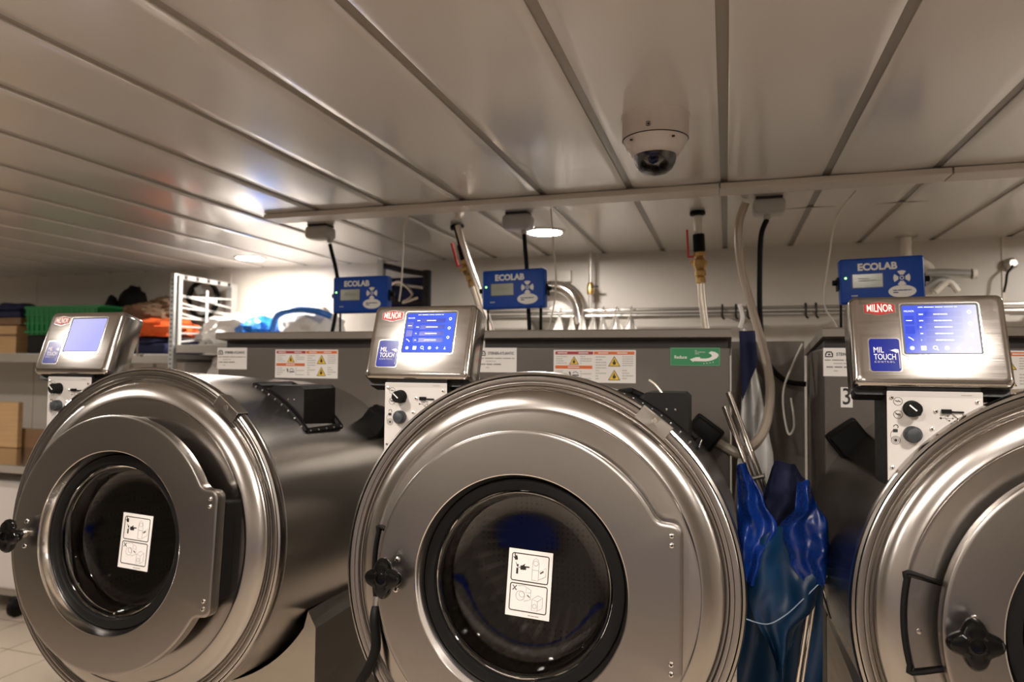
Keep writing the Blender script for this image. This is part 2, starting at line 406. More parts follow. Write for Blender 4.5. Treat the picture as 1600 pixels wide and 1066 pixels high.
def textlines(mb, x0, x1, y0, y1, n_, m, z, seed=0, t=.45):
    rnd = random.Random(seed); st = (y1 - y0) / n_
    for i in range(n_):
        y = y1 - (i + .5) * st; xx = x0
        while xx < x1 - .002:
            L = rnd.uniform(.1, .3) * (x1 - x0); e = min(xx + L, x1)
            mb.rect(xx, y - st * t / 2, e, y + st * t / 2, z, m, .0004); xx = e + (x1 - x0) * .03
            if rnd.random() < .12: break
def pictogram_sticker(M, parent, label):
    """white sticker: two rounded boxes, hands pointing at a machine above, a crossed-out one below"""
    q = MB(M); w_, h_ = .110, .158; z = .0005
    q.rect(-w_ / 2, -h_ / 2, w_ / 2, h_ / 2, 0, m_paper, .001)
    for y0, y1 in ((.0035, .070), (-.0665, -.001)): q.rring(-.047, y0, .047, y1, .006, .0022, z, z + .0005, m_ink)
    # hands
    def hand(x, y, ang, s1):
        T = Matrix.Translation((x, y, 0)) @ Matrix.Rotation(math.radians(ang), 4, 'Z')
        q.rprism(-.006 * s1, -.005 * s1, .005 * s1, .005 * s1, .0015, z, z + .0005, m_ink, T)
        q.rprism(.003 * s1, .001 * s1, .017 * s1, .004 * s1, .0013, z, z + .0005, m_ink, T)
        for k in range(3): q.rprism(.003 * s1, (-.0045 + k * .0019) * s1, .0085 * s1, (-.003 + k * .0019) * s1, .0006, z, z + .0005, m_ink, T)
        q.prism([(-.003 * s1, .004 * s1), (.006 * s1, .010 * s1), (.004 * s1, .0045 * s1)], z, z + .0005, m_ink, T)
    hand(-.036, .057, 100, .75); hand(-.018, .036, 2, 1.0)
    q.rect(-.034, .020, -.029, .034, z, m_ink); q.prism([(-.034, .040), (-.031, .044), (-.028, .040), (-.031, .037)], z, z + .0004, m_ink)
    q.tube([(-.036, .047, z), (-.031, .036, z), (-.024, .036, z)], .0007, m_ink, 5, sub=1)
    def line(P, r=.0005, m_=m_grey): q.tube([(x, y, z) for x, y in P], r, m_, 4, sub=1)
    line([(.006, .010), (.006, .050), (.008, .058), (.014, .062), (.020, .058), (.022, .050), (.022, .010), (.006, .010)]); line([(.006, .034), (.022, .034)])
    line(arcpts(.014, .050, .006, 0, 360, 12)); line([(.022, .030), (.040, .042), (.040, .022), (.022, .012)]); line([(.026, .028), (.034, .034)], .0018, m_ink)
    # lower: crossed machine, arrow, machine
    for a, b_ in (((-.040, -.018), (-.030, -.007)), ((-.040, -.007), (-.030, -.018))): line([a, b_], .0012, m_ink)
    line(arcpts(-.020, -.030, .011, 0, 360, 16)); line(arcpts(-.016, -.026, .007, 0, 360, 12)); line([(-.027, -.008), (-.012, -.005), (.006, -.014), (.006, -.036), (-.010, -.042)]); line([(-.006, -.010), (-.006, -.022), (.006, -.020)])
    line([(-.003, -.026), (.004, -.031)], .0012, m_ink)
    line([(.010, -.034), (.010, -.060), (.024, -.060), (.024, -.038), (.010, -.034), (.024, -.024), (.036, -.028), (.024, -.038)]); line([(.036, -.028), (.036, -.052), (.024, -.060)]); line(arcpts(.017, -.050, .005, 0, 360, 10))
    textlines(q, .002, .046, -.0755, -.0715, 1, m_grey, z, 3)
    return q.build('instruction_sticker', parent, label)
def warning_label(M, x0, y0, x1, y1, parent):
    q = MB(M); z = .0008; W, Hh = x1 - x0, y1 - y0
    X = lambda u: x0 + u * W
    Y = lambda v: y0 + v * Hh
    q.rect(x0, y0, x1, y1, 0, m_paper, .001)
    q.rect(X(.02), Y(.86), X(.49), Y(.96), z, m_red); q.rect(X(.50), Y(.86), X(.985), Y(.96), z, m_orange); q.rect(X(.02), Y(.42), X(.48), Y(.52), z, m_orange)
    for u in (.05, .31, .55, .78): q.rect(X(u), Y(.895), X(u + .12), Y(.925), z + .0005, m_paper)
    q.rect(X(.18), Y(.455), X(.32), Y(.485), z + .0005, m_paper)
    def tri(u, v, s1):
        q.prism([(X(u) - s1, Y(v)), (X(u) + s1, Y(v)), (X(u), Y(v) + s1 * 1.7)], z, z + .0005, m_ink)
        k = s1 * .84; q.prism([(X(u) - k, Y(v) + s1 * .1), (X(u) + k, Y(v) + s1 * .1), (X(u), Y(v) + s1 * 1.52)], z + .0005, z + .001, m_yellow)
        q.disc(X(u), Y(v) + s1 * .55, s1 * .28, z + .001, z + .0013, m_ink); q.rect(X(u) - s1 * .1, Y(v) + s1 * .3, X(u) + s1 * .1, Y(v) + s1 * 1.1, z + .0012, m_ink)
    tri(.255, .55, .018); tri(.745, .50, .022); tri(.745, .08, .022)
    textlines(q, X(.03), X(.17), Y(.56), Y(.83), 4, m_lgrey, z, 1); textlines(q, X(.33), X(.47), Y(.56), Y(.83), 4, m_lgrey, z, 2)
    textlines(q, X(.03), X(.17), Y(.08), Y(.38), 4, m_lgrey, z, 3); textlines(q, X(.33), X(.47), Y(.08), Y(.38), 4, m_lgrey, z, 4)
    textlines(q, X(.52), X(.65), Y(.08), Y(.83), 9, m_lgrey, z, 5); textlines(q, X(.84), X(.97), Y(.5), Y(.83), 5, m_lgrey, z, 6); textlines(q, X(.84), X(.97), Y(.1), Y(.42), 4, m_lgrey, z, 7)
    q.prism([(X(.19), Y(.33)), (X(.21), Y(.33)), (X(.22), Y(.2)), (X(.205), Y(.2))], z, z + .0005, m_ink); q.rect(X(.235), Y(.2), X(.315), Y(.24), z, m_ink); q.tube([(X(.24), Y(.28), z), (X(.27), Y(.33), z), (X(.31), Y(.28), z)], .0012, m_ink, 5)
    return q.build('warning_label', parent, 'white warning label with red and orange bars and yellow triangles')
def dealer_label(M, x0, y0, x1, y1, parent):
    q = MB(M); z = .0008; W, Hh = x1 - x0, y1 - y0
    q.rect(x0, y0, x1, y1, 0, m_paper, .001)
    cx, cy = x0 + W * .115, y0 + Hh * .77
    q.prism([(cx - W * .08, cy - Hh * .10), (cx + W * .08, cy - Hh * .10), (cx + W * .08, cy + Hh * .02), (cx + W * .05, cy + Hh * .11), (cx - W * .05, cy + Hh * .11), (cx - W * .08, cy + Hh * .02)], z, z + .0004, m_ink)
    q.prism([(cx - W * .06, cy - Hh * .06), (cx + W * .06, cy - Hh * .06), (cx + W * .04, cy + Hh * .06), (cx - W * .04, cy + Hh * .06)], z + .0004, z + .0008, m_paper)
    q.rect(cx - W * .025, cy - Hh * .03, cx + W * .025, cy + Hh * .025, z + .001, m_ink)
    q.text('STEINER-ATLANTIC', Hh * .155, m_ink, None, x=x0 + W * .595, y=cy, z=z, sx=W * .74 / (Hh * .155 * 9.55), bold=.0003)
    textlines(q, x0 + W * .03, x1 - W * .05, y0 + Hh * .54, y0 + Hh * .60, 1, m_grey, z, 1, .6)
    textlines(q, x0 + W * .2, x1 - W * .2, y0 + Hh * .42, y0 + Hh * .48, 1, m_lgrey, z, 2, .7)
    textlines(q, x0 + W * .06, x1 - W * .05, y0 + Hh * .29, y0 + Hh * .36, 1, m_grey, z, 3, .7)
    textlines(q, x0 + W * .2, x1 - W * .2, y0 + Hh * .16, y0 + Hh * .22, 1, m_lgrey, z, 4, .7)
    return q.build('dealer_label', parent, 'white rectangular dealer label with black lettering')
def number_label(M, x0, y0, x1, y1, txt, parent):
    q = MB(M); q.rect(x0, y0, x1, y1, 0, m_paper, .001)
    q.text(txt, (y1 - y0) * 1.15, m_ink, None, x=(x0 + x1) / 2, y=(y0 + y1) / 2, z=.0008, sx=.8, bold=.0006)
    return q.build('number_label', parent, 'white sticker with the black digit ' + txt)
def green_label(M, x0, y0, x1, y1, parent):
    q = MB(M); z = .0008; W, Hh = x1 - x0, y1 - y0
    q.rect(x0, y0, x1, y1, 0, m_greens, .001); q.rring(x0 + .002, y0 + .002, x1 - .002, y1 - .002, .001, .0018, z, z + .0004, m_lgrey)
    q.text('Reduce', Hh * .24, m_white, None, x=x0 + W * .21, y=y0 + Hh * .47, z=z, sx=W * .31 / (Hh * .24 * 3.6), bold=.0003)
    O = [(.40, .36), (.52, .47), (.60, .48), (.60, .41), (.72, .40), (.80, .45), (.84, .54), (.82, .64), (.77, .70), (.82, .80), (.90, .76), (.96, .66), (.97, .56), (.93, .42), (.84, .31), (.72, .25), (.58, .25), (.48, .26), (.46, .21)]
    q.prism([(x0 + u * W, y0 + v * Hh) for u, v in O], z, z + .0005, m_white)
    textlines(q, x0 + W * .5, x0 + W * .72, y0 + Hh * .62, y0 + Hh * .88, 3, m_lgrey, z, 4)
    for k in range(4): q.disc(x0 + W * (.68 + .06 * k), y0 + Hh * (.13 + .025 * k), .0022, z, z + .0004, m_lgrey, n=8)
    return q.build('green_sticker', parent, 'green sticker with a white curved arrow')

def washer(X, num, label, screen, extras):
    t = thing('washer', (X, RIMY, 0), label, 'washing machine', 'row of three steel washer-extractors')
    # local axes: x right, z up, and +z' of the drawing frame towards the viewer, all leaning back by TILT
    u = (0, math.sin(TILT), math.cos(TILT))
    FR = frame((X, RIMY, ZC), (1, 0, 0), u)
    # --- shell
    q = MB(FR)
    q.rings([(.47, -.86), (.490, -.855), (.490, -.035), (.492, -.028)], m_cyl, 160)
    shell = q.build('drum_shell', t)
    q = MB(FR)
    q.rings([(.489, -.036), (.4945, -.034), (.497, -.028), (.4975, -.012), (.494, -.003), (.4885, 0)], m_head, 160)
    q.rings([(.4885, 0), (.4870, -.010), (.4855, 0)], m_ink, 160)
    q.rings([(.4855, 0), (.483, .002), (.476, .0024), (.4725, .0015), (.4715, -.0005), (.4705, .0015), (.467, .002), (.4625, .0005), (.4605, -.004), (.459, -.008), (.455, -.009)], m_head, 160)
    q.build('rim_ring', t)
    q = MB(FR)
    prof = [(.455, -.009), (.4545, -.005), (.4525, -.001), (.447, .0045), (.440, .0095), (.432, .0138), (.423, .0175), (.414, .0205), (.406, .0226), (.4035, .0230), (.4020, .0228), (.4012, .0225), (.399, .0222), (.395, .0226), (.365, .0245), (.335, .0265), (.31, .028), (.275, .0285), (.272, .024), (.272, -.03)]
    NH = 480; vs = []; fs = []
    for r_, f_ in prof:
        for i in range(NH):
            a_ = 2 * PI * i / NH; x_, z_ = r_ * math.cos(a_), r_ * math.sin(a_)
            cut = abs(a_ - PI - .01) < .243 and r_ < .4025
            vs.append((x_, z_, min(f_, .006) if cut else f_))
    fs = [[k * NH + i, k * NH + (i + 1) % NH, (k + 1) * NH + (i + 1) % NH, (k + 1) * NH + i] for k in range(len(prof) - 1) for i in range(NH)]
    q.add(vs, fs, m_head, True)
    q.build('front_head', t)
    # latch cut-out at nine o'clock with its black gasket line and inner plate
    q = MB(FR)
    def slot(a, z, inset):
        r = .4035 - inset; da = .246 - inset / .38
        P = []
        for k in range(15):
            an = PI + .01 + da - 2 * da * k / 14; P.append((r * math.cos(an), r * math.sin(an)))
        f0 = .335 / r
        return [(P[0][0] * f0, P[0][1] * f0)] + P + [(P[-1][0] * f0, P[-1][1] * f0)]
    S1 = [(x, y, .030) for x, y in slot(0, 0, 0)]
    q.tube([(x, y, .0215) for x, y, _ in S1], .0058, m_black, 8, sub=3)
    P2 = slot(0, 0, .008)
    q.prism(P2, .004, .0215, m_door); q.rings([(.0055, .0215), (.005, .0235), (.0022, .0238)], m_chrome, 16, Matrix.Translation((-.375, -.02, 0)), cap1=True)
    q.build('latch_plate', t)
    # --- door
    q = MB(FR); N = 360
    ro = lambda d: (lambda a: r_door(a, d))
    q.rings([(.2536, .1005), (ro(.008), .1005), (ro(.0025), .1001), (ro(.0007), .0990), (ro(0), .0970), (ro(0), .070), (ro(.003), .066), (.30, .066), (.262, .060)], m_door, N)
    q.rings([(.2536, .1005), (.2515, .0995), (.2495, .094), (.2450, .078), (.2415, .072), (.2415, .055), (.262, .055), (.262, .066)], m_chrome, N)
    door = q.build('door', t, 'brushed steel door ring with a squared hinge flange')
    q = MB(FR); q.rings([(.2414, .060), (.2395, .071), (.232, .0735), (.216, .073), (.2135, .069), (.2135, .045), (.2414, .045)], m_black, 128); q.build('door_gasket', door)
    q = MB(FR)
    go = [(.2130, .056), (.2125, .061), (.209, .0635), (.204, .062), (.2005, .050), (.1965, .022), (.192, .006), (.184, .0015), (.15, -.0008), (.10, -.002), (.05, -.0025), (.0005, -.0026)]
    gi = [(.0005, -.0110), (.05, -.0109), (.10, -.0104), (.15, -.0092), (.185, -.007), (.198, .000), (.2035, .018), (.207, .045), (.2130, .050), (.2130, .056)]
    q.rings(go + gi, m_glass, 128); q.build('door_glass', door, 'clear bowl-shaped porthole glass')
    Rz = Matrix.Rotation(math.radians(-2.5), 4, 'Z')
    pictogram_sticker(FR @ Matrix.Translation((.001, -.015, -.0012)) @ Rz, door, 'white sticker with two pictogram boxes stuck on the glass')
    for sx_, sz_ in ((.343, .142), (.343, .122), (.343, -.122), (.343, -.142)): screw(FR, sx_, sz_, .1005, door)
    for sz_ in (.035, -.035): screw(FR, -.300, sz_, .1005, door, .0068)
    # star knob
    q = MB(FR @ Matrix.Translation((-.313, 0, .1005)))
    q.rings([(.013, 0), (.013, .006), (.008, .008), (.008, .03)], m_chrome, 24); q.rings([(.011, .018), (.013, .026)], m_chrome, 24)
    lob = lambda k: (lambda a: k * lobe_r(a - .04))
    q.rings([(.010, .022), (lob(.62), .026), (lob(.9), .031), (lob(1), .040), (lob(.98), .048), (lob(.86), .055), (lambda a: .62 * lob(1)(a), .0575), (.017, .056), (.0125, .0575), (.0115, .052), (.0005, .0515)], m_blackp, 72)
    q.build('door_knob', door, 'glossy black four-lobed knob')
    # hinge post between the door flange and the head
    q = MB(FR); q.box((.335, 0, .036), (.05, .26, .056), m_black, .006); q.build('hinge', t)
    # --- drum behind the glass
    q = MB(FR)
    def rib(r): return lambda a: r + .006 * math.cos(a * 48)
    q.rings([(.272, -.03), (.275, -.07)], m_black, 96)
    q.rings([(.262, -.075), (.30, -.080), (rib(.345), -.10), (rib(.36), -.14), (rib(.36), -.58), (.34, -.60), (.20, -.615), (.06, -.60), (.0005, -.60)], m_drum, 384)
    for k in range(3):
        a = 2 * PI * k / 3 + .55; T = Matrix.Rotation(a, 4, 'Z')
        q.prism([(.36, -.05), (.29, -.014), (.285, 0), (.29, .014), (.36, .05)], -.56, -.12, m_drum, T)
    q.build('inner_drum', t, 'ribbed perforated drum seen through the glass')
    # clip on the rim
    a = math.radians(37.7); cx, cz = math.sin(a), math.cos(a)
    CF = FR @ Matrix(((cz, cx, 0, cx * .49), (-cx, cz, 0, cz * .49), (0, 0, 1, 0), (0, 0, 0, 1)))
    q = MB(CF); q.box((0, -.010, .0085), (.085, .034, .0025), m_head, .0008); q.box((0, .008, -.012), (.085, .0025, .043), m_head, .0008); q.box((0, .004, -.034), (.085, .010, .0025), m_head)
    q.rings([(.006, .0095), (.0055, .012), (.002, .012)], m_chrome, 14, Matrix.Translation((.0, -.004, 0)), cap1=True)
    for k in (-3, -2, -1, 1, 2, 3): q.box((k * .0022, -.0105 + abs(k) * .001, .0105), (.0008, .005, .001), m_rail)
    q.build('rim_clip', t)
    # --- supply box on the right shoulder of the shell
    q = MB(); x0, x1, y0, y1, zt = X + .245, X + .357, 1.905, 2.09, ZC + .44
    zs = lambda x: ZC + math.sqrt(max(.4905 ** 2 - (x - X) ** 2, 0)) - .035
    P = [(x0, zt), (x1 - .012, zt), (x1, zt - .012), (x1, zs(x1)), ((x0 + x1) / 2, zs((x0 + x1) / 2)), (x0 - .03, zs(x0 - .03)), (x0 - .03, zs(x0 - .03) + .012)]
    q.prism([(x, -z) for x, z in P], y0, y1, m_blackm, Matrix(((1, 0, 0, 0), (0, 0, 1, 0), (0, -1, 0, 0), (0, 0, 0, 1))))
    fl = [(x0 - .07 + (x1 + .018 - x0 + .07) * i / 8) for i in range(9)]
    for y in (y0 - .008, y1 + .008): q.tube([(x, y, zs(x) + .014) for x in fl], .011, m_black, 8, sub=2)
    for x in (fl[0], fl[-1]): q.tube([(x, y0 - .008, zs(x) + .014), (x, y1 + .008, zs(x) + .014)], .011, m_black, 8, sub=1)
    for i in range(8):
        x = fl[0] + (fl[-1] - fl[0]) * (i + .5) / 8; q.box((x, y0 - .019, zs(x) + .016), (.006, .004, .006), m_rail, .0015)
    for i in range(5): q.box((fl[-1] + .010, y0 + i * .045, zs(fl[-1]) + .016), (.004, .006, .006), m_rail, .0015)
    for k in (.055, .078): q.box((x0 + k, y0 - .002, zt - .045), (.006, .004, .006), m_chrome, .0015)
    q.build('supply_box', t, 'black painted supply box with a studded rubber flange')
    # --- rear cabinet, lid, base
    cx_ = X + .014; hw = .4525; yf, yb = 2.44, 2.96
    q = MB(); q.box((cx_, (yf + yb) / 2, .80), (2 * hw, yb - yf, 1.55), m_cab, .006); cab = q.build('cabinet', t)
    q = MB()
    q.box((cx_, (yf + yb) / 2 + .02, 1.583), (2 * hw - .012, yb - yf - .05, .05), m_dark)
    prof_ = [(yf - .012, 1.612), (yf - .012, 1.636), (yf - .006, 1.641), (yf + .05, 1.641), (yb + .012, 1.585), (yb + .012, 1.560)]
    vs = []; fs = []
    for x in (cx_ - hw - .006, cx_ + hw + .006):
        for y, z in prof_: vs.append((x, y, z))
    n6 = len(prof_); fs = [list(range(n6)), list(range(n6, 2 * n6))[::-1]] + [[i, (i + 1) % n6, n6 + (i + 1) % n6, n6 + i] for i in range(n6)]
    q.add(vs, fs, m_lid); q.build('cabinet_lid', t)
    FC = frame((X, yf - .0012, 0))
    dealer_label(FC, -.442, 1.483, -.290, 1.575, cab); warning_label(FC, -.148, 1.450, .150, 1.567, cab)
    if num == '3': number_label(FC, -.391, 1.383, -.356, 1.448, '3', cab)
    if num == '1': number_label(FC, -.428, 1.345, -.393, 1.411, '1', cab)
    if num == '2': green_label(FC, .269, 1.513, .435, 1.576, cab)
    # base pedestal with a saddle cut for the shell
    q = MB(); yp = 1.83
    cy_ = ZC - math.sin(TILT) * (yp - RIMY)
    A = [(math.cos(math.radians(a_)) * .496, cy_ + math.sin(math.radians(a_)) * .496) for a_ in range(-146, -33, 4)]
    P = [(-.452, .04), (-.452, .709), (-.425, .757)] + A[:] + [(.425, .757), (.452, .709), (.452, .04)]
    MT = Matrix(((1, 0, 0, X + .014), (0, 0, 1, 0), (0, -1, 0, 0), (0, 0, 0, 1)))
    n_ = len(P); MT2 = Matrix(((1, 0, 0, X + .014), (0, 0, -1, 0), (0, 1, 0, 0), (0, 0, 0, 1)))
    q.prism(P, -2.438, -yp, m_base, MT2); base = q.build('base', t)
    for sx_ in (-.4, .4):
        for y in (1.9, 2.36): q = MB(); q.rings([(.03, 0), (.03, .012), (.012, .02), (.012, .045)], m_rail, 20, Matrix.Translation((X + sx_, y, 0)), cap0=True); q.build('levelling_foot', t)
    # rubber air springs on the shoulders
    for sx_ in (-1, 1):
        FA = frame((X + sx_ * .378, 2.36, 1.285)) @ Matrix.Rotation(math.radians(45 + 8 * sx_), 4, 'Z')
        q = MB(FA); q.box((0, 0, 0), (.10, .10, .10), m_black, .018, 3); q.box((0, 0, 0), (.106, .106, .035), m_black, .012, 3)
        q.box((-.07 * (1 if sx_ > 0 else 0), -.07 * (1 if sx_ < 0 else 0), -.0), (.05, .05, .04), m_rail, .006)
        q.build('air_spring', t)
    # --- control column, faceplate, control panel
    px0, px1, pz0, pz1 = X - .415, X - .237, 1.25, 1.4585
    q = MB(); q.box(((px0 + px1) / 2, 1.72, (pz0 + 1.50) / 2), (px1 - px0 - .002, .135, 1.50 - pz0), m_blackm, .003); q.box((X - .335, 1.69, 1.470), (.27, .05, .022), m_blackm, .006); q.build('control_column', t)
    FP = frame((px0, 1.650, pz1))
    q = MB(FP); W = px1 - px0
    q.rprism(0, pz0 - pz1, W, 0, .002, 0, .0015, m_plate); q.rect(.001, -.012, W - .001, -.001, .0016, m_plated, .0004)
    textlines(q, W * .78, W * .90, -.0085, -.0055, 1, m_grey, .002, 1)
    def L(P_, r=.0006): q.tube([(x, y, .0016) for x, y in P_], r, m_ink, 4, sub=1)
    for cx2, cy2 in ((.021, -.022), (.021, -.050)): L(arcpts(cx2, cy2, .0085, 0, 360, 20)); L([(cx2 - .005, cy2 + .002), (cx2, cy2 - .001), (cx2, cy2 + .002), (cx2 + .005, cy2 - .001)], .001)
    L([(.014, -.044), (.028, -.056)]); L(arcpts(.016, -.105, .0085, 0, 360, 20)); L(arcpts(.016, -.105, .0055, 0, 360, 16)); q.disc(.016, -.105, .0032, .0015, .0019, m_ink)
    q.rprism(.011, -.088, .020, -.081, .001, .0015, .002, m_ink); L(arcpts(.0165, -.076, .0042, 190, -40, 8), .0009); L(arcpts(.020, -.095, .014, 130, 215, 8), .0004)
    L([(.102, -.0555), (.122, -.0555)], .0004); q.disc(.101, -.0555, .0022, .0015, .0019, m_ink); L([(.106, -.0555), (.111, -.051), (.114, -.051)], .0004); L([(.109, -.0555), (.114, -.060), (.117, -.060)], .0004)
    q.disc(.114, -.051, .0014, .0015, .0019, m_ink); q.rect(.1155, -.0615, .118, -.059, .0018, m_ink); q.prism([(.122, -.0535), (.125, -.0555), (.122, -.0575)], .0015, .0019, m_ink)
    fpo = q.build('faceplate', t, 'pale grey switch plate with printed symbols')
    for a_, b2 in ((.009, -.014), (W - .010, -.020), (.092, -.041), (.084, -.078), (.009, -.163)): screw(FP, a_, b2, .0015, fpo, .0042)
    q = MB(FP @ Matrix.Translation((.047, -.037, .0015)) @ Matrix.Rotation(math.radians(-42), 4, 'Z'))
    q.rings([(.0175, 0), (.0175, .006), (.0155, .009), (.0155, .024), (.0145, .026), (.0001, .0262)], m_black, 40); q.box((.0155, 0, .006), (.008, .006, .01), m_black, .001)
    q.box((-.004, 0, .0265), (.018, .0026, .0012), m_white); q.build('selector_knob', fpo, 'black selector knob with a white pointer line')
    q = MB(FP @ Matrix.Translation((.047, -.091, .0015)))
    q.rings([(.0175, 0), (.0175, .012), (.0165, .014), (.0155, .014), (.0155, .0155), (.013, .020), (.007, .0215), (.0001, .022)], m_knobg, 40); q.build('push_button', fpo)
    q = MB(FP); q.box((.111, -.041, .004), (.018, .009, .008), m_black, .001); q.box((.130, -.042, .004), (.026, .0035, .003), m_black, .001); q.tube([(.121, -.042, .004), (.128, -.052, .003), (.140, -.054, .003), (.142, -.045, .003)], .001, m_rail, 6)
    q.build('usb_port', fpo, 'black covered port with a tethered cap')
    # control panel box, leaning back 18 degrees
    lean = math.radians(18); up = (0, math.sin(lean), math.cos(lean)); PW, PH, PD = .302, .211, .085
    FB = frame((X - .479, 1.640, 1.470), (1, 0, 0), up)
    q = MB(FB)
    # rounded pillow-faced housing from stacked rounded rectangles
    def rr(i, r):
        P_ = []
        for cx2, cy2, a0 in ((PW - i - r, PH - i - r, 0), (i + r, PH - i - r, 90), (i + r, i + r, 180), (PW - i - r, i + r, 270)):
            for k in range(8): a_ = math.radians(a0 + k * 90 / 7); P_.append((cx2 + r * math.cos(a_), cy2 + r * math.sin(a_)))
        return P_
    lv = [(.002, -PD, .010), (0, -PD + .003, .012), (0, -.016, .014), (.0012, -.009, .014), (.0045, -.004, .014), (.010, -.0012, .013), (.016, 0, .012)]
    vs = []; fs = []
    for i_, z_, r_ in lv: vs += [(x, y, z_) for x, y in rr(i_, r_)]
    n3 = 32
    for k in range(len(lv) - 1):
        for i in range(n3): fs.append([k * n3 + i, k * n3 + (i + 1) % n3, (k + 1) * n3 + (i + 1) % n3, (k + 1) * n3 + i])
    fs.append(list(range(n3))[::-1]); fs.append([(len(lv) - 1) * n3 + i for i in range(n3)])
    q.add(vs, fs, m_panel, True)
    q.box((PW / 2, .001, -.055), (PW - .02, .004, .05), m_panel, .001)
    cp = q.build('control_panel', t, 'rounded brushed steel control housing')
    q = MB(FB); q.box((PW * .5, .012, -PD - .012), (PW * .55, .05, .028), m_blackm, .004)
    q.rprism(.004, -.012, PW - .004, .012, .006, -PD + .010, -.030, m_blackm); q.build('housing_bracket', cp)
    # screen bezel and screen
    sx0, sx1, sy0, sy1 = .101, .250, .070, .188
    q = MB(FB); q.rring(sx0 - .003, sy0 - .003, sx1 + .003, sy1 + .003, .008, .003, -.001, .0015, m_chrome); q.rring(sx0, sy0, sx1, sy1, .006, .0035, -.001, .0008, m_ink); q.build('screen_bezel', cp)
    q = MB(FB); sb, sl, swh, rows = screen
    q.rect(sx0 + .003, sy0 + .003, sx1 - .003, sy1 - .003, -.0002, sb, .001)
    z = .0006; w2 = sx1 - sx0; h2 = sy1 - sy0; UX = lambda a_: sx0 + .004 + a_ * (w2 - .008); UY = lambda b2: sy0 + .004 + b2 * (h2 - .008)
    if rows:
        textlines(q, UX(.22), UX(.75), UY(.955), UY(.975), 1, swh, z, 1, .8)
        for k in range(rows):
            v = .88 - k * (.68 / 5 if rows == 5 else .17) - .02
            q.rect(UX(.19), UY(v - .10), UX(.80), UY(v + .005), z - .0002, sl, .0004); q.rect(UX(.20), UY(v - .09), UX(.30), UY(v - .005), z + .0001, sb, .0003)
            textlines(q, UX(.22), UX(.28), UY(v - .065), UY(v - .035), 1, swh, z + .0004, k, .8); textlines(q, UX(.42), UX(.66), UY(v - .065), UY(v - .035), 1, swh, z + .0004, k + 9, .8)
        q.rect(UX(.02), UY(.60), UX(.15), UY(.78), z - .0002, sl, .0004); q.rect(UX(.02), UY(.40), UX(.15), UY(.56), z - .0002, sl, .0004); textlines(q, UX(.04), UX(.13), UY(.67), UY(.69), 1, swh, z + .0002, 5, .8)
        q.text('MILNOR', .006, swh, None, x=UX(.09), y=UY(.88), z=z, sx=.9)
        for k in range(6):
            cx2 = UX(.09 + .155 * k)
            if k in (0, 3): q.disc(cx2, UY(.10), .0045, z, z + .0004, swh, n=12)
            elif k == 2: q.tube(arcpts3(cx2, UY(.11), .0038, z), .0011, swh, 6, sub=1, closed=True); q.tube([(cx2 + .003, UY(.08), z), (cx2 + .006, UY(.05), z)], .0011, swh, 6, sub=1)
            elif k == 1: q.rect(cx2 - .005, UY(.055), cx2 + .005, UY(.145), z, swh)
            elif k == 4: q.box((cx2, UY(.10), z), (.008, .0016, .0004), swh); q.box((cx2, UY(.10), z), (.0016, .008, .0004), swh)
            else: q.prism([(cx2 - .003, UY(.06)), (cx2 + .003, UY(.06)), (cx2, UY(.14))], z, z + .0004, swh)
        for k in range(3): q.disc(UX(.90), UY(.85 - k * .24), .0042, z, z + .0004, swh, n=14); q.disc(UX(.90), UY(.85 - k * .24), .0022, z + .0004, z + .0006, sb, n=10)
        q.tube([(UX(.05), UY(.33), z), (UX(.09), UY(.30), z), (UX(.12), UY(.26), z)], .0012, swh, 6, sub=1)
    q.build('touch_screen', cp, extras.get('screen_label'))
    # hexagonal red logo
    q = MB(FB); lx, ly = .060, .178; hw_, he, hc = .0300, .0095, .0150
    hexa = lambda g: [(lx - hw_ - g, ly - he - g * .3), (lx, ly - hc - g), (lx + hw_ + g, ly - he - g * .3), (lx + hw_ + g, ly + he + g * .3), (lx, ly + hc + g), (lx - hw_ - g, ly + he + g * .3)]
    q.prism(hexa(.0022), -.001, .0010, m_chrome); q.prism(hexa(.0008), .0010, .0014, m_ink); q.prism(hexa(0), .0014, .0018, m_logor)
    def warp(x, y): return x, y * (1 + .42 * (1 - min(1, abs(x) / hw_)))
    q.text('MILNOR', .0200, m_white, None, x=lx, y=ly, z=.0020, sx=.052 / .0745, bold=.0003, warp=warp)
    q.build('maker_badge', cp, 'red hexagonal badge with silver lettering')
    q = MB(FB); bx0, bx1, by0, by1 = .034, .093, .032, .106
    q.rprism(bx0 - .003, by0 - .003, bx1 + .003, by1 + .003, .007, -.001, .0012, m_chrome); q.rprism(bx0, by0, bx1, by1, .006, .0012, .0022, m_badge)
    q.text('MIL', .0185, m_white, None, x=bx0 + .007, y=by0 + .0475, z=.0024, sx=.74, align='LEFT')
    q.text('TOUCH', .0185, m_white, None, x=bx0 + .0075, y=by0 + .0315, z=.0024, sx=.66, align='LEFT')
    q.text('C O N T R O L', .0062, m_lgrey, None, x=bx0 + .0080, y=by0 + .0205, z=.0024, sx=.98, align='LEFT')
    q.prism([(bx0 + .040, by0 + .047), (bx0 + .050, by0 + .050), (bx0 + .056, by0 + .049), (bx0 + .057, by0 + .043), (bx0 + .052, by0 + .041), (bx0 + .047, by0 + .0445), (bx0 + .036, by0 + .0485)], .0024, .0028, m_white)
    q.tube([(bx0 + .0558, by0 + .043, .0026), (bx0 + .0565, by0 + .03, .0026), (bx0 + .0565, by0 + .006, .0026)], .0006, m_white, 5)
    q.build('control_badge', cp, 'blue square badge with white lettering')
    return t
def arcpts3(cx, cy, r, z): return [(cx + r * math.cos(2 * PI * i / 14), cy + r * math.sin(2 * PI * i / 14), z) for i in range(14)]

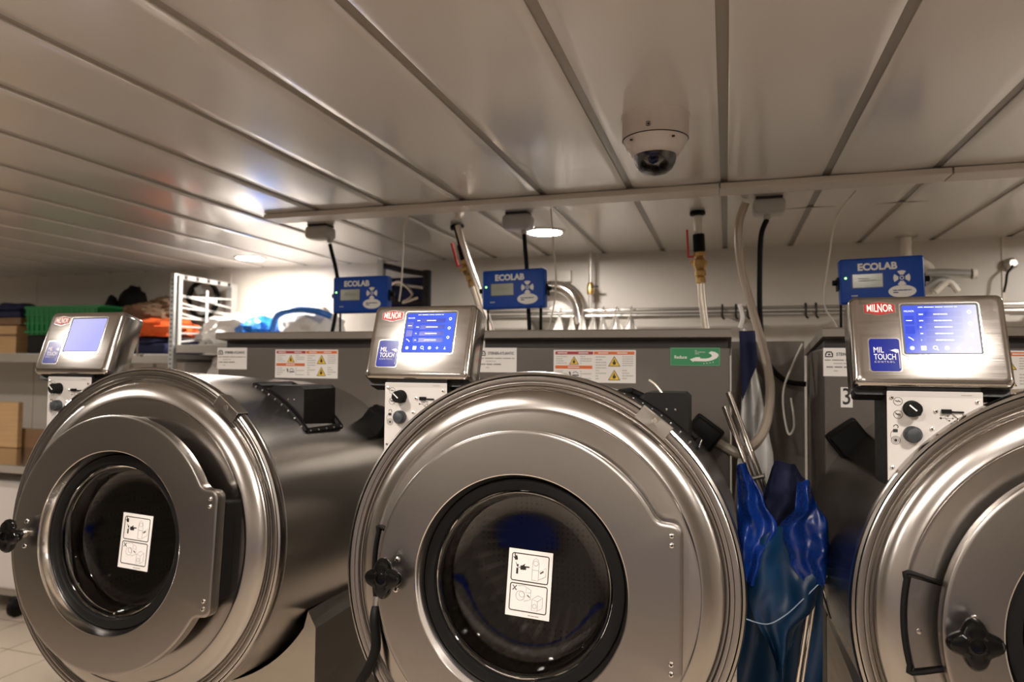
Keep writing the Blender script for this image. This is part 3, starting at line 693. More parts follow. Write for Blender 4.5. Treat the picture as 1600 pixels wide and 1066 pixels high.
scr_b = screenmat('screen_blue', (.06, .12, .85), (.09, .18, 1.0), 1.0)
scr_l = mat('screen_button', (.02, .02, .05), .2, emit=(.03, .06, .50), es=1.0, spec=.04)
scr_w = mat('screen_white', (.5, .5, .5), .2, emit=(.60, .70, 1.0), es=1.0, spec=.04)
scr_3 = screenmat('screen_glare', (.08, .13, .85), (.95, .92, 1.0), 1.0)  # lamp glare painted into the emission, white towards the right
scr_3l = screenmat('screen_glare_button', (.05, .09, .75), (.90, .88, 1.0), 1.0)  # buttons carry the same painted glare
scr_1 = screenmat('screen_pale_glare', (.62, .60, .95), (.50, .50, .98), 1.0)  # whole screen paled by glare painted into its emission
W1 = washer(-1.652, '1', 'stainless front-loading washer at the left, its screen washed out by painted glare', (scr_1, scr_1, scr_w, 0), {'screen_label': 'screen painted pale lavender with glare'})
W2 = washer(-.455, '2', 'stainless front-loading washer in the middle, black hose hanging by its door knob', (scr_b, scr_l, scr_w, 4), {'screen_label': 'bright blue menu screen with four rows'})
W3 = washer(.744, '3', 'stainless front-loading washer cut off by the right edge, beside the digit 3 sticker', (scr_3, scr_3l, scr_w, 5), {'screen_label': 'blue menu screen with white glare painted in at the right'})
# black drain hose with a zip tie, on the middle washer only
q = MB(); q.tube([(-.845, 1.575, .892), (-.842, 1.560, .865), (-.835, 1.556, .80), (-.856, 1.556, .745), (-.885, 1.566, .700), (-.897, 1.590, .668)], .0125, m_black, 12)
q.tube([(-.845, 1.580, .918), (-.845, 1.575, .892)], .011, m_rail, 12, sub=1)
hz = q.build('door_cable', W2, 'short black hose curving down past the rim')
q = MB(frame((-.890, 1.577, .687), (1, .2, .55), (0, 1, 0))); q.tube([(.0, .017 * math.cos(k * PI / 6), .017 * math.sin(k * PI / 6)) for k in range(12)], .0022, m_white, 6, closed=True, sub=2); q.build('cable_tie', hz, 'white cable tie')
# tag hanging on the supply box of the middle washer
q = MB(); q.tube([(-.36 + .155, 1.93, 1.47), (-.185, 1.925, 1.455), (-.165, 1.92, 1.43)], .004, m_tan, 8); q.build('tag_strap', W2)

# ------------------------------------------------------------------ dosing controllers above the cabinets
def controller(X, Y, Z, label, postz, tiltdeg=0):
    t = thing('dosing_controller', (X, Y, postz), label, 'controller', 'blue dosing controllers')
    W, Hh = .285, .172
    FB = frame((X, Y, Z)) @ Matrix.Rotation(math.radians(tiltdeg), 4, 'Z')
    q = MB(FB); q.box((0, 0, -.028), (W, Hh, .056), m_eco, .012, 3); body = q.build('body', t)
    q = MB(FB); z = .0005
    q.text('ECOLAB', .0355, m_white, None, x=-.015, y=.050, z=z, sx=.128 / .128, bold=.0016); body2 = q.build('logo_lettering', body, 'white ECOLAB lettering')
    q = MB(FB); q.rprism(-.104, -.030, .006, .028, .004, 0, .0008, m_ecod); q.rprism(-.099, -.026, .002, .024, .002, .0008, .0014, m_lcd); textlines(q, -.08, -.02, -.005, .012, 2, m_grey, .0016, 3); q.build('display', body, 'grey liquid crystal display')
    q = MB(FB); kx, ky = .066, .004
    for k in range(4):
        a0 = k * 90 + 14 + 0; P = arcpts(kx, ky, .028, a0, a0 + 62, 8) + arcpts(kx, ky, .012, a0 + 55, a0 + 7, 4)
        q.prism(P, 0, .0012, m_white)
    # rotate pads so that they sit at top, left, bottom and right
    q2 = MB(FB @ Matrix.Translation((kx, ky, 0)) @ Matrix.Rotation(PI / 4, 4, 'Z') @ Matrix.Translation((-kx, -ky, 0)))
    for k in range(4):
        a0 = k * 90 + 14; P = arcpts(kx, ky, .028, a0, a0 + 62, 8) + arcpts(kx, ky, .012, a0 + 55, a0 + 7, 4); q2.prism(P, 0, .0012, m_white)
    q2.disc(kx, ky, .0075, 0, .0012, m_white, n=16); q2.disc(kx, ky, .0045, .0012, .0016, m_eco, n=14); q2.build('keypad', body, 'round keypad of four white pads')
    q = MB(FB); T = Matrix.Translation((.066, -.046, 0)) @ Matrix.Diagonal((1, .5, 1, 1))
    q.rings([(.046, 0), (.046, .0010)], m_white, 36, T, cap1=True, smooth=False)
    textlines(q, .036, .096, -.054, -.038, 2, m_ecod, .0013, 5, .5); q.build('oval_sticker', body)
    q = MB(FB); q.disc(-.123, .012, .004, 0, .0012, m_led, n=12); q.build('indicator_light', body, 'lit green indicator')
    q = MB(FB); q.disc(-.110, .043, .004, 0, .0006, m_ecod, n=12); textlines(q, -.105, -.070, -.059, -.053, 1, m_lgrey, .0006, 3, .8); q.build('small_print', body)
    q = MB(FB)
    for s1 in (-1, 1):
        q.box((s1 * (W / 2 + .004), -.005, -.035), (.004, .05, .03), m_black); q.rings([(.009, 0), (.011, .004), (.011, .016), (.008, .018)], m_black, 12, Matrix.Translation((s1 * (W / 2 + .005), .0, -.035)) @ Matrix.Rotation(s1 * PI / 2, 4, 'Y'), cap1=True)
    q.box((0, -.005, -.064), (W + .012, .05, .008), m_black); q.build('bracket', t)
    q = MB(); q.tube([(X - W / 2 + .01, Y + .055, Z), (X - W / 2 + .01, Y + .055, postz)], .005, m_black, 8, sub=1); q.tube([(X + W / 2 - .03, Y + .055, Z), (X + W / 2 - .03, Y + .055, postz)], .007, m_black, 8, sub=1)
    q.box((X, Y + .055, postz + .003), (W * .9, .03, .006), m_black)
    q.build('post', t); return t
PZ = 1.598
controller(-1.642, 2.84, 1.838, 'blue dosing controller above the left washer, leftmost of three', PZ, .3)
controller(-.888, 2.84, 1.845, 'blue dosing controller above the middle washer', PZ, 1.2)
controller(.555, 2.84, 1.842, 'blue dosing controller above the right washer, its keypad half hidden', PZ, 1.5)

# ------------------------------------------------------------------ under the ceiling
# dome camera
t = thing('dome_camera', (-.186, 1.90, H), 'grey dome security camera mounted on the ceiling', 'security camera')
T = Matrix.Translation((-.186, 1.90, H)) @ Matrix.Diagonal((.98, .98, .89, 1))
q = MB(T); q.rings([(.094, .001), (.095, -.004), (.0925, -.008), (.092, -.075), (.086, -.083), (.078, -.105), (.066, -.122), (.058, -.126), (.054, -.120)], m_camw, 72); q.rings([(.0925, -.0765), (.0915, -.078), (.0905, -.079)], m_ink, 72)
hs = q.build('housing', t)
q = MB(T); q.rings([(.058, -.122), (.058, -.135), (.055, -.150), (.047, -.166), (.033, -.178), (.016, -.184), (.0005, -.186)], m_domeg, 48); q.build('dome_cover', t, 'clear dome')
q = MB(T); q.rings([(.054, -.121), (.051, -.138), (.043, -.158), (.030, -.170), (.014, -.176), (.0005, -.177)], m_smoke, 48); q.build('lens_ball', t)
q = MB(T @ Matrix.Translation((0, -.050, -.150)) @ Matrix.Rotation(math.radians(60), 4, 'X')); q.rings([(.014, -.006), (.014, .004), (.010, .006), (.0005, .003)], m_lens, 24); q.build('lens', t)
q = MB(frame((-.197, 1.8070, H - .052), (1, .1, 0))); q.rring(-.004, -.006, .007, .006, .003, .0012, 0, .0012, m_ink); q.disc(.002, 0, .003, 0, .0012, m_ink, n=10); q.build('maker_mark', hs)
for dx in (-.058, .055):
    q = MB(T @ Matrix.Translation((dx, -.068 * (1 if dx < 0 else 1.02), -.093))); q.box((0, .0, 0), (.008, .006, .005), m_ink, .001); q.build('screw', hs)
# junction boxes with black cables
def jbox(x, y, label, cab, w_=.125, d_=.10, h_=.062):
    t = thing('junction_box', (x, y, H), label, 'junction box', 'ceiling junction boxes')
    q = MB(); q.box((x, y, H - .006), (.10, .08, .012), m_dark); q.box((x, y, H - .012 - h_ / 2), (w_, d_, h_), m_jb, .022, 4); q.build('box_body', t)
    q = MB(); q.tube([(cab[0][0], cab[0][1], H - .012 - h_ + .01), (cab[0][0], cab[0][1], H - h_ - .03)], .014, m_jb, 12, sub=1); q.build('cable_gland', t)
    return t
jbox(-1.917, 2.93, 'oval grey junction box on the ceiling at the left', [(-1.862, 2.93)])
jbox(-.893, 2.93, 'squarish grey junction box on the ceiling left of the round lamp', [(-.865, 2.93)], .13, .10, .068)
jbox(.166, 2.93, 'grey junction box on the ceiling behind the cover strip at the right', [(.158, 2.93)], .125, .10, .06)
def cable(name, pts, r, m, label, cat='cable', group=None, n=10):
    q = MB(); q.tube(pts, r, m, n); return q.build(name, label=label, cat=cat, group=group)
cable('power_cable', [(-1.862, 2.93, 2.10), (-1.845, 2.925, 2.05), (-1.822, 2.93, 1.96), (-1.815, 2.935, 1.88), (-1.83, 2.94, 1.75), (-1.85, 2.93, 1.62)], .0095, m_black, 'black power cable hanging from the oval junction box')
cable('power_cable', [(-.865, 2.93, 2.10), (-.858, 2.925, 2.03), (-.852, 2.93, 1.95), (-.850, 2.935, 1.85), (-.845, 2.95, 1.72), (-.84, 2.95, 1.615)], .0095, m_black, 'black power cable hanging straight down behind the middle controller')
cable('power_cable', [(.158, 2.93, 2.11), (.136, 2.93, 2.045), (.130, 2.93, 1.90), (.132, 2.94, 1.70), (.155, 2.94, 1.545), (.22, 2.93, 1.462), (.30, 2.93, 1.447)], .0105, m_black, 'thick black cable dropping between the cabinets to the right cabinet')
cable('signal_wire', [(-1.352, 2.76, 2.17), (-1.395, 2.80, 2.13), (-1.40, 2.80, 2.0), (-1.41, 2.81, 1.88), (-1.43, 2.83, 1.80)], .0038, m_wire, 'thin pale wire hanging from the cover strip to the left controller', 'wire', None, 6)
cable('signal_wire', [(-.70, 2.76, 2.17), (-.70, 2.82, 2.0), (-.695, 2.84, 1.88), (-.71, 2.86, 1.76), (-.75, 2.88, 1.63)], .0038, m_wire, 'thin pale wire hanging in front of the round lamp', 'wire', None, 6)
cable('signal_wire', [(.46, 2.78, 2.17), (.40, 2.83, 2.08), (.375, 2.85, 1.92), (.36, 2.86, 1.76), (.40, 2.88, 1.68), (.42, 2.88, 1.62)], .0032, m_wire, 'thin pale wire hanging left of the right controller', 'wire', None, 6)
# clear supply hose looping in the gap
cable('clear_hose', [(.077, 2.93, 2.185), (.050, 2.95, 2.09), (.058, 2.95, 1.93), (.102, 2.92, 1.74), (.142, 2.80, 1.56), (.152, 2.66, 1.42), (.120, 2.50, 1.29), (.05, 2.42, 1.225), (.0, 2.42, 1.24), (-.06, 2.42, 1.275)], .0165, m_hose, 'translucent pinkish hose looping down between the middle and right washers', 'hose')
# valve drops
def valve(pts_top, pts_hose, label, lean):
    x, y, z = pts_top
    t = thing('valve_pipe', (x, y, H), label, 'water valve', 'water valves hanging from the ceiling')
    d = Vector((lean, 0, -1)).normalized()
    P = lambda s1: Vector((x, y, H)) + d * s1
    fr = lambda s1: Matrix.Translation(P(s1)) @ Vector((0, 0, -1)).rotation_difference(d).to_matrix().to_4x4()
    q = MB(fr(0)); q.rings([(.032, .0), (.034, -.008), (.034, -.018), (.02, -.024)], m_black, 20, cap0=True); q.rings([(.019, -.02), (.019, -.12)], m_white2 if lean < .1 else m_black, 16); q.rings([(.025, -.105), (.026, -.12), (.026, -.175), (.022, -.185)], m_black, 16); q.build('upper_pipe', t)
    q = MB(fr(.18)); q.rings([(.020, .0), (.026, -.006), (.026, -.022), (.02, -.03), (.030, -.042), (.032, -.058), (.026, -.075), (.020, -.082), (.024, -.088), (.025, -.108), (.018, -.112), (.021, -.118), (.021, -.14), (.015, -.145)], m_brass, 8, smooth=False)
    q.box((-.028, 0, -.045), (.03, .016, .016), m_brass, .004); vb = q.build('valve_body', t, 'brass valve body')
    q = MB(fr(.18)); q.box((-.048, 0, .04), (.009, .020, .12), m_redh, .003); q.box((-.038, 0, -.022), (.026, .018, .008), m_redh, .002); q.build('lever_handle', vb, 'red lever handle')
    q = MB(); q.tube([tuple(P(.32))] + pts_hose, .0165, m_tan, 12); q.build('braided_hose', t, 'braided steel hose')
    return t
valve((-1.262, 3.10, H), [(-1.140, 3.10, 1.80), (-1.08, 3.10, 1.64), (-1.02, 3.10, 1.50)], 'brass water valve with red lever left of the middle controller', .29)
valve((-.120, 3.10, H), [(-.100, 3.10, 1.80), (-.085, 3.10, 1.68), (-.06, 3.10, 1.52)], 'brass water valve with red lever above the middle cabinet at the right', .045)
cable('tan_pipe', [(-1.235, 3.05, 2.185), (-1.195, 3.06, 2.05), (-1.12, 3.06, 1.85), (-1.055, 3.06, 1.66), (-1.03, 3.06, 1.55)], .014, m_tan, 'pale tan hose running down beside the leaning brass valve', 'hose')

# ------------------------------------------------------------------ back wall fittings
q = MB(); q.tube([(-1.9, 3.93, 1.838), (3.3, 3.93, 1.838)], .010, m_rail, 10, sub=1); q.tube([(-1.9, 3.95, 1.805), (3.3, 3.95, 1.805)], .018, m_rail, 12, sub=1)
for x in (-1.5, -.75, 0, .75, 1.5, 2.5): q.box((x, 4.03, 1.82), (.02, .14, .03), m_rail)
q.build('wall_rail', label='double steel rail running along the back wall above the cabinets', cat='rail')
hang_x = [-.93, -.855, -.79, -.725, -.675, -.60, -.515]
for i, x in enumerate(hang_x):
    t = thing('cloth_hanger', (x, 3.90, 1.84), 'white cloth hanging from a hook on the wall rail', 'hanger', 'white cloths hanging on the wall rail')
    q = MB(); q.tube([(x, 3.915, 1.85), (x + .004, 3.895, 1.853), (x, 3.885, 1.83), (x + random.uniform(-.01, .01), 3.885, 1.775)], .004, m_rail, 6); q.build('hook', t)
    dx = random.uniform(-.02, .02); wd = random.uniform(.024, .046)
    def cl(u, v, x=x, dx=dx, wd=wd, i=i):
        ww = .006 + wd * min(1, v * 2.0); return (x + dx * v + (u - .5) * 2 * ww, 3.88 + .02 * math.sin(u * 9 + i + v * 3), 1.80 - v * (.22 + .03 * math.sin(i * 2.1)))
    q = MB(); q.grid(cl, 8, 10, m_whitef, th=.008); q.build('cloth', t)
# extra hooks right of the valve
for x in (-.02, .05, .11, .40, .45):
    q = MB(); q.tube([(x, 3.915, 1.85), (x, 3.895, 1.853), (x, 3.885, 1.83), (x, 3.885, 1.79), (x + .012, 3.885, 1.775)], .006, m_blackm, 6)
    q.build('rail_hook', label='small dark hook on the wall rail in the gap between cabinets', cat='hook', group='dark hooks on the wall rail')
# exhaust elbow with round cover
t = thing('duct_elbow', (-.95, 4.0, 1.75), 'silver curved duct over a round grey cover on the back wall', 'duct')
q = MB(); q.rings([(.17, 0), (.17, .03), (.15, .045), (.0005, .05)], m_rail, 40, frame((-.975, 4.07, 1.86))); q.build('round_cover', t)
q = MB(); q.rings([(.055, 0), (.055, .01)], m_whitef, 24, frame((-.975, 4.02, 1.83)), cap1=True); q.build('label_disc', t)
q = MB(); q.tube([(-1.06, 3.93, 1.975), (-.97, 3.93, 1.985), (-.885, 3.93, 1.95), (-.83, 3.93, 1.87), (-.815, 3.93, 1.76)], .034, m_chrome, 14); q.build('elbow_pipe', t)
q = MB(); q.box((-.945, 4.085, 2.065), (.085, .03, .075), m_wall, .006, 3); q.build('wall_box', label='small square cream box on the wall above the curved duct', cat='wall box')
t = thing('valve_pipe', (-.768, 4.0, H), 'thin vertical pipe with a small tap on the back wall', 'water valve')
q = MB(); q.tube([(-.768, 4.0, H), (-.768, 4.0, 1.62)], .011, m_rail, 10, sub=1); q.build('upper_pipe', t)
q = MB(); q.rings([(.02, 0), (.022, .02), (.022, .05), (.016, .07)], m_brass, 10, Matrix.Translation((-.768, 4.0, 1.94)), cap0=True, cap1=True); q.box((-.74, 3.99, 1.985), (.04, .012, .012), m_blackm, .003); q.build('tap', t)
# white pipework at the right
t = thing('white_pipework', (.885, 4.0, H), 'white plastic pipe with elbows behind the right controller', 'pipe')
q = MB(); q.tube([(.885, 3.95, H), (.885, 3.95, 2.10), (.90, 3.95, 2.075), (.95, 3.95, 2.055), (.985, 3.95, 2.03), (.995, 3.95, 1.98), (.98, 3.95, 1.90)], .026, m_white2, 14); q.rings([(.05, 0), (.05, -.01)], m_rail, 20, Matrix.Translation((.885, 3.95, H)), cap0=True, cap1=True); q.build('vertical_run', t)
q = MB(); q.tube([(.97, 3.92, 2.0), (1.05, 3.90, 1.995), (1.15, 3.88, 1.985)], .022, m_gal, 12); q.rings([(.026, 0), (.026, .02)], m_white2, 14, frame((1.155, 3.88, 1.985), (0, 1, 0), (0, 0, 1)), cap1=True); q.tube([(.98, 3.93, 1.93), (1.03, 3.91, 1.96), (1.10, 3.91, 1.93)], .020, m_gal, 10); q.tube([(1.0, 3.9, 1.90), (1.06, 3.9, 1.95), (1.10, 3.9, 1.90)], .016, m_white2, 10); q.build('branch', t)
q = MB(); q.rings([(.03, 0), (.03, .03), (.018, .06)], m_rail, 20, frame((1.385, 4.095, 2.055)), cap1=True); q.tube([(1.385, 4.05, 2.05), (1.375, 4.03, 2.03), (1.352, 4.02, 2.0), (1.345, 4.02, 1.95), (1.335, 4.02, 1.905)], .006, m_blackm, 8)
q.build('wall_hook', label='chrome wall bracket with a thin dark hook at the far right', cat='hook')
q = MB(); q.box((1.6, 3.99, 1.80), (.5, .05, .025), mat('green_pipe', (.06, .10, .07), .4), .008); q.build('wall_pipe', label='short dark green pipe above the right cabinet', cat='pipe')
q = MB(); q.box((-1.13, 4.09, 1.69), (.045, .008, .055), m_bluef, .001, M=Matrix()); q.build('blue_tape', label='small piece of blue tape on the back wall', cat='tape')
# dark framed shelf behind the left controller
t = thing('hanging_rack', (-2.0, 4.0, 1.6), 'dark metal frame with tools on the wall behind the left controller', 'rack')
q = MB()
q.box((-2.10, 3.90, 1.90), (.045, .045, .56), m_gal, .003); q.box((-1.78, 3.90, 1.88), (.04, .04, .45), m_blackm, .003)
q.tube([(-2.10, 3.90, 2.15), (-1.95, 3.90, 2.11), (-1.78, 3.90, 2.08)], .018, m_blackm, 8, sub=1); q.tube([(-2.10, 3.90, 1.92), (-1.78, 3.90, 1.90)], .014, m_blackm, 8, sub=1); q.tube([(-2.10, 3.90, 2.04), (-1.78, 3.90, 1.99)], .01, m_rail, 8, sub=1)
q.tube([(-2.10, 3.90, 1.70), (-1.78, 3.90, 1.70)], .014, m_blackm, 8, sub=1); q.build('frame', t)
q = MB(); q.box((-1.94, 3.96, 1.96), (.28, .05, .22), m_navy, .02, 3); q.build('backing', t)
q = MB(); q.tube([(-2.05, 3.86, 1.98), (-1.95, 3.85, 2.03), (-1.86, 3.86, 1.95), (-1.92, 3.85, 1.90), (-1.82, 3.86, 1.93)], .009, m_chrome, 8); q.build('tool_loop', t)

# ------------------------------------------------------------------ left background: shelf, cage and what lies there
t = thing('storage_shelf', (-4.6, 3.8, 0), 'long grey steel shelf along the back wall at the left', 'shelf')
q = MB(); q.box((-4.93, 3.79, 1.553), (3.20, .60, .03), m_gal, .004); q.box((-4.93, 3.492, 1.535), (3.20, .012, .055), m_rail, .002); q.build('shelf_board', t)
q = MB(); q.box((-2.87, 3.80, 1.612), (.90, .58, .03), m_gal, .004); q.box((-2.87, 3.50, 1.60), (.90, .012, .05), m_rail, .002); q.build('shelf_board', t)
for x in (-3.35, -2.44):
    for y in (3.50, 4.05):
        q = MB(); zt = 2.08 if x < -3 else 1.60; q.box((x, y, zt / 2), (.035, .035, zt), m_gal, .003)
        if x < -3 and y < 3.6:
            for k in range(22): q.box((x, y - .018, 1.45 + k * .028), (.010, .003, .010), m_dark)
        q.build('post', t)
q = MB(); q.box((-6.4, 3.50, .77), (.035, .035, 1.54), m_gal, .003); q.build('post', t)
# white cage side: frame with slats and loose straps
t = thing('wire_cage', (-3.35, 3.78, 1.62), 'perforated white steel cage panel with tangled white slats by the shelf', 'cage')
q = MB(); q.box((-3.35, 3.775, 2.065), (.028, .55, .030), m_slat, .002); q.box((-3.33, 3.52, 1.84), (.026, .030, .46), m_slat, .002); q.box((-3.35, 4.03, 1.84), (.05, .06, .46), m_gal, .003)
for k in range(5): q.box((-3.335, 3.58 + k * .10, 2.065), (.01, .02, .022), m_dark)
for k in range(12): q.box((-3.345, 3.5015, 1.64 + k * .036), (.014, .003, .016), m_dark)
q.build('cage_frame', t)
for z0, z1 in ((1.945, 1.90), (1.935, 1.965), (1.895, 1.84), (1.865, 1.86), (1.83, 1.76), (1.80, 1.80), (1.745, 1.75), (1.70, 1.72), (1.645, 1.70)):
    q = MB(); a = math.atan2(z1 - z0, .5); T = Matrix.Translation((-3.33, 3.775, (z0 + z1) / 2)) @ Matrix.Rotation(a, 4, 'X'); q.box((0, 0, 0), (.005, .50, .0115), m_slat, .001, M=T); q.build('slat', t)
q = MB(); q.box((-3.325, 3.76, 1.80), (.006, .022, .40), m_slat, .002); q.box((-3.32, 3.80, 1.935), (.02, .08, .024), m_whitef, .006, 3); q.build('strap', t)
# fan
t = thing('wall_fan', (-3.60, 4.06, 1.975), 'round black-rimmed wall fan behind the cage slats', 'fan')
FFn = frame((-3.60, 4.03, 1.975)); q = MB(FFn); q.rings([(.125, -.03), (.134, -.02), (.134, .02), (.125, .03), (.118, .02), (.118, -.02), (.125, -.03)], m_black, 48); q.build('fan_ring', t)
q = MB(FFn); q.rings([(.118, -.02), (.03, -.025), (.0005, -.025)], m_jb, 48)
for k in range(3):
    T = Matrix.Rotation(k * 2 * PI / 3, 4, 'Z') @ Matrix.Rotation(.4, 4, 'X'); q.box((.06, 0, 0), (.09, .05, .003), m_gal, .001, M=T)
q.rings([(.03, -.02), (.03, .02), (.02, .028), (.0005, .03)], m_rail, 20); q.build('fan_blades', t)
# bags
q = MB(); q.blob((-3.03, 3.75, 1.705), (.26, .18, .13), m_whitef, .25, 2.5, 3, 40, 22, .55); q.blob((-2.86, 3.72, 1.705), (.13, .16, .11), m_bluef, .22, 3, 5, 30, 16, .5)
q.build('laundry_bag', label='white bag with a blue end lying beside the cage', cat='bag')
q = MB(); q.blob((-2.50, 3.76, 1.720), (.20, .19, .155), m_whitef, .20, 2.5, 8, 40, 22, .5); q.tube([(-2.70, 3.62, 1.72), (-2.63, 3.58, 1.81), (-2.50, 3.57, 1.84), (-2.36, 3.58, 1.83), (-2.28, 3.62, 1.80)], .02, m_bluef, 8)
q.build('laundry_bag', label='white bag edged in blue on the shelf left of the controller', cat='bag')
# green crate on a dark tub, wood boxes, cloths
t = thing('green_crate', (-4.40, 3.72, 1.68), 'green plastic crate on top of a dark tub', 'crate')
q = MB()
def crate(q, x0, x1, y0, y1, z0, z1, fl, th, m):
    for (xa, xb, ya, yb) in ((x0, x1, y0, y0), (x0, x1, y1, y1)): q.add([(xa, ya, z0), (xb, ya, z0), (xb + fl, ya + (fl if ya == y1 else -fl), z1), (xa - fl, ya + (fl if ya == y1 else -fl), z1)] + [(xa, ya + th, z0), (xb, ya + th, z0), (xb + fl, ya + th + (fl if ya == y1 else -fl), z1), (xa - fl, ya + th + (fl if ya == y1 else -fl), z1)], [[0, 1, 2, 3], [7, 6, 5, 4], [0, 4, 5, 1], [1, 5, 6, 2], [2, 6, 7, 3], [3, 7, 4, 0]], m)
    for xa, s1 in ((x0, -1), (x1, 1)): q.add([(xa, y0, z0), (xa, y1, z0), (xa + s1 * fl, y1 + fl, z1), (xa + s1 * fl, y0 - fl, z1)] + [(xa - s1 * th, y0, z0), (xa - s1 * th, y1, z0), (xa + s1 * fl - s1 * th, y1 + fl, z1), (xa + s1 * fl - s1 * th, y0 - fl, z1)], [[0, 1, 2, 3], [7, 6, 5, 4], [0, 4, 5, 1], [1, 5, 6, 2], [2, 6, 7, 3], [3, 7, 4, 0]], m)
    q.box(((x0 + x1) / 2, (y0 + y1) / 2, z0 + th / 2), (x1 - x0, y1 - y0, th), m)
crate(q, -4.70, -4.06, 3.58, 3.90, 1.70, 1.885, .012, .012, m_greenc); q.build('crate_body', t)
q = MB()
q.rring(-4.725, 3.56, -4.035, 3.925, .02, .025, 1.882, 1.90, m_greenc)
for k in range(14): q.box((-4.68 + k * .046, 3.572, 1.79), (.010, .012, .17), m_greenc, .002)
for z in (1.72, 1.78, 1.84): q.box((-4.38, 3.566, z), (.66, .008, .012), m_greenc, .002)
q.build('crate_ribs', t)
q = MB(); q.box((-4.38, 3.74, 1.632), (.62, .34, .128), m_blackm, .012, 3); q.build('dark_tub', label='dark plastic tub under the green crate', cat='tub')
q = MB(); q.blob((-4.10, 3.90, 1.92), (.12, .06, .15), m_black, .2, 2, 2, 24, 14, .2); q.blob((-4.27, 3.88, 1.90), (.05, .05, .10), m_black, .2, 2, 3, 18, 10, .2); q.build('black_bag', label='black rounded bag sticking up out of the green crate', cat='bag')
q = MB(); q.box((-5.05, 3.74, 1.668), (.46, .30, .20), m_wood, .004); q.box((-5.05, 3.585, 1.70), (.47, .012, .012), m_brownw, .002); q.build('wooden_box', label='pale wooden box at the left edge of the shelf', cat='box')
q = MB(); q.box((-5.03, 3.74, 1.80), (.46, .28, .055), m_brownw, .012, 3); q.box((-5.02, 3.74, 1.853), (.40, .26, .048), m_navy, .016, 3); q.blob((-5.0, 3.72, 1.895), (.20, .12, .045), m_navy, .3, 3, 4, 24, 12, .3); q.build('folded_cloths', label='dark blue folded cloths on the wooden box', cat='cloth')
q = MB(); q.box((-3.72, 3.74, 1.605), (.52, .36, .07), m_navy, .03, 3); q.blob((-3.70, 3.74, 1.645), (.27, .19, .04), m_navy, .25, 3, 6, 30, 14, .4); q.build('navy_cloths', label='folded navy cloths beneath the orange cloth', cat='cloth')
q = MB(); q.blob((-3.68, 3.73, 1.735), (.26, .19, .085), m_orangef, .28, 3, 9, 40, 22, .6); q.build('orange_cloth', label='bright orange cloth piled on the navy cloths', cat='cloth')
q = MB(); q.blob((-3.76, 3.76, 1.850), (.21, .16, .08), m_brownf, .30, 3, 12, 36, 20, .6); q.blob((-3.66, 3.78, 1.91), (.12, .10, .055), m_brownf, .4, 4, 13, 26, 14, .6); q.build('brown_cloth', label='crumpled brown cloth on top of the orange cloth', cat='cloth')
for x in (-3.82, -3.60):
    q = MB(); q.tube([(x - .05, 3.478, 1.70), (x - .01, 3.470, 1.71), (x, 3.468, 1.69), (x, 3.468, 1.575), (x, 3.476, 1.56)], .008, m_chrome, 8); q.build('shelf_hook', label='bent steel hook on the shelf edge below the orange cloth', cat='hook', group='steel hooks on the shelf edge')
# under the shelf
for x, w_, lab in ((-3.80, .17, 'white box under the shelf with a blue label'), (-3.57, .24, 'wide white box under the shelf beside the cage post')):
    t = thing('white_box', (x, 3.80, 1.19), lab, 'box', 'white boxes under the shelf')
    q = MB(); q.box((x, 3.86, 1.355), (w_, .3, .33), m_bin, .01, 3); q.build('box_body', t)
    if w_ < .2:
        q = MB(); q.box((x - .03, 3.708, 1.43), (.06, .003, .06), m_bluef); q.build('blue_label', t)
t = thing('under_shelf_board', (-3.7, 3.8, 0), 'lower steel shelf under the wall shelf', 'shelf')
q = MB(); q.box((-3.70, 3.87, 1.175), (.66, .34, .025), m_gal, .003); q.build('shelf_board', t)
q = MB()
for x in (-4.0, -3.42): q.box((x, 3.87, .58), (.03, .30, 1.16), m_gal, .003)
q.build('legs', t)
q = MB(); q.box((-3.13, 3.86, 1.34), (.28, .25, .44), m_whitef, .05, 4); q.blob((-3.14, 3.74, 1.36), (.13, .10, .20), m_whitef, .3, 3, 15, 28, 18, .9); q.build('hanging_sack', label='pale cloth sack under the short shelf', cat='sack')
q = MB(); q.blob((-2.86, 3.66, 1.43), (.14, .12, .14), m_navy, .15, 2, 17, 26, 16, .95); q.build('navy_bag', label='navy bag tucked beside the left cabinet under the shelf', cat='bag')
t = thing('storage_stand', (-2.98, 3.80, 0), 'plain grey stand under the short shelf', 'stand')
q = MB(); q.box((-2.96, 3.80, 1.10), (.66, .50, .03), m_gal, .003); q.build('shelf_board', t)
for x in (-3.26, -2.66): q = MB(); q.box((x, 3.80, .545), (.04, .45, 1.09), m_gal, .003); q.build('leg', t)
# steel table with board, skirting and bin
t = thing('steel_table', (-4.7, 3.32, 0), 'stainless steel work table at the left edge', 'table')
q = MB(); q.box((-4.72, 3.28, .893), (1.90, .66, .03), m_panel, .004); q.box((-4.72, 2.953, .885), (1.90, .012, .045), m_chrome, .003); q.build('table_top', t)
q = MB(); q.box((-4.72, 3.60, .975), (1.90, .02, .135), m_brownw, .003); q.build('upstand', t, 'brown backboard')
for x in (-5.6, -3.82):
    for y in (3.02, 3.55): q = MB(); q.tube([(x, y, 0), (x, y, .88)], .018, m_chrome, 12, sub=1); q.build('leg', t)
q = MB(); q.box((-4.93, 3.560, 1.068), (.44, .035, .315), m_wood, .003, M=Matrix()); q.build('chopping_board', label='pale wooden board standing on the steel table', cat='board')
t = thing('laundry_cart', (-4.35, 3.25, 0), 'white plastic laundry cart on black casters under the table', 'cart')
q = MB(); q.box((-4.28, 3.28, .475), (.74, .50, .64), m_bin, .03, 4); q.box((-4.28, 3.28, .135), (.70, .46, .04), m_rail, .006); q.build('tub', t)
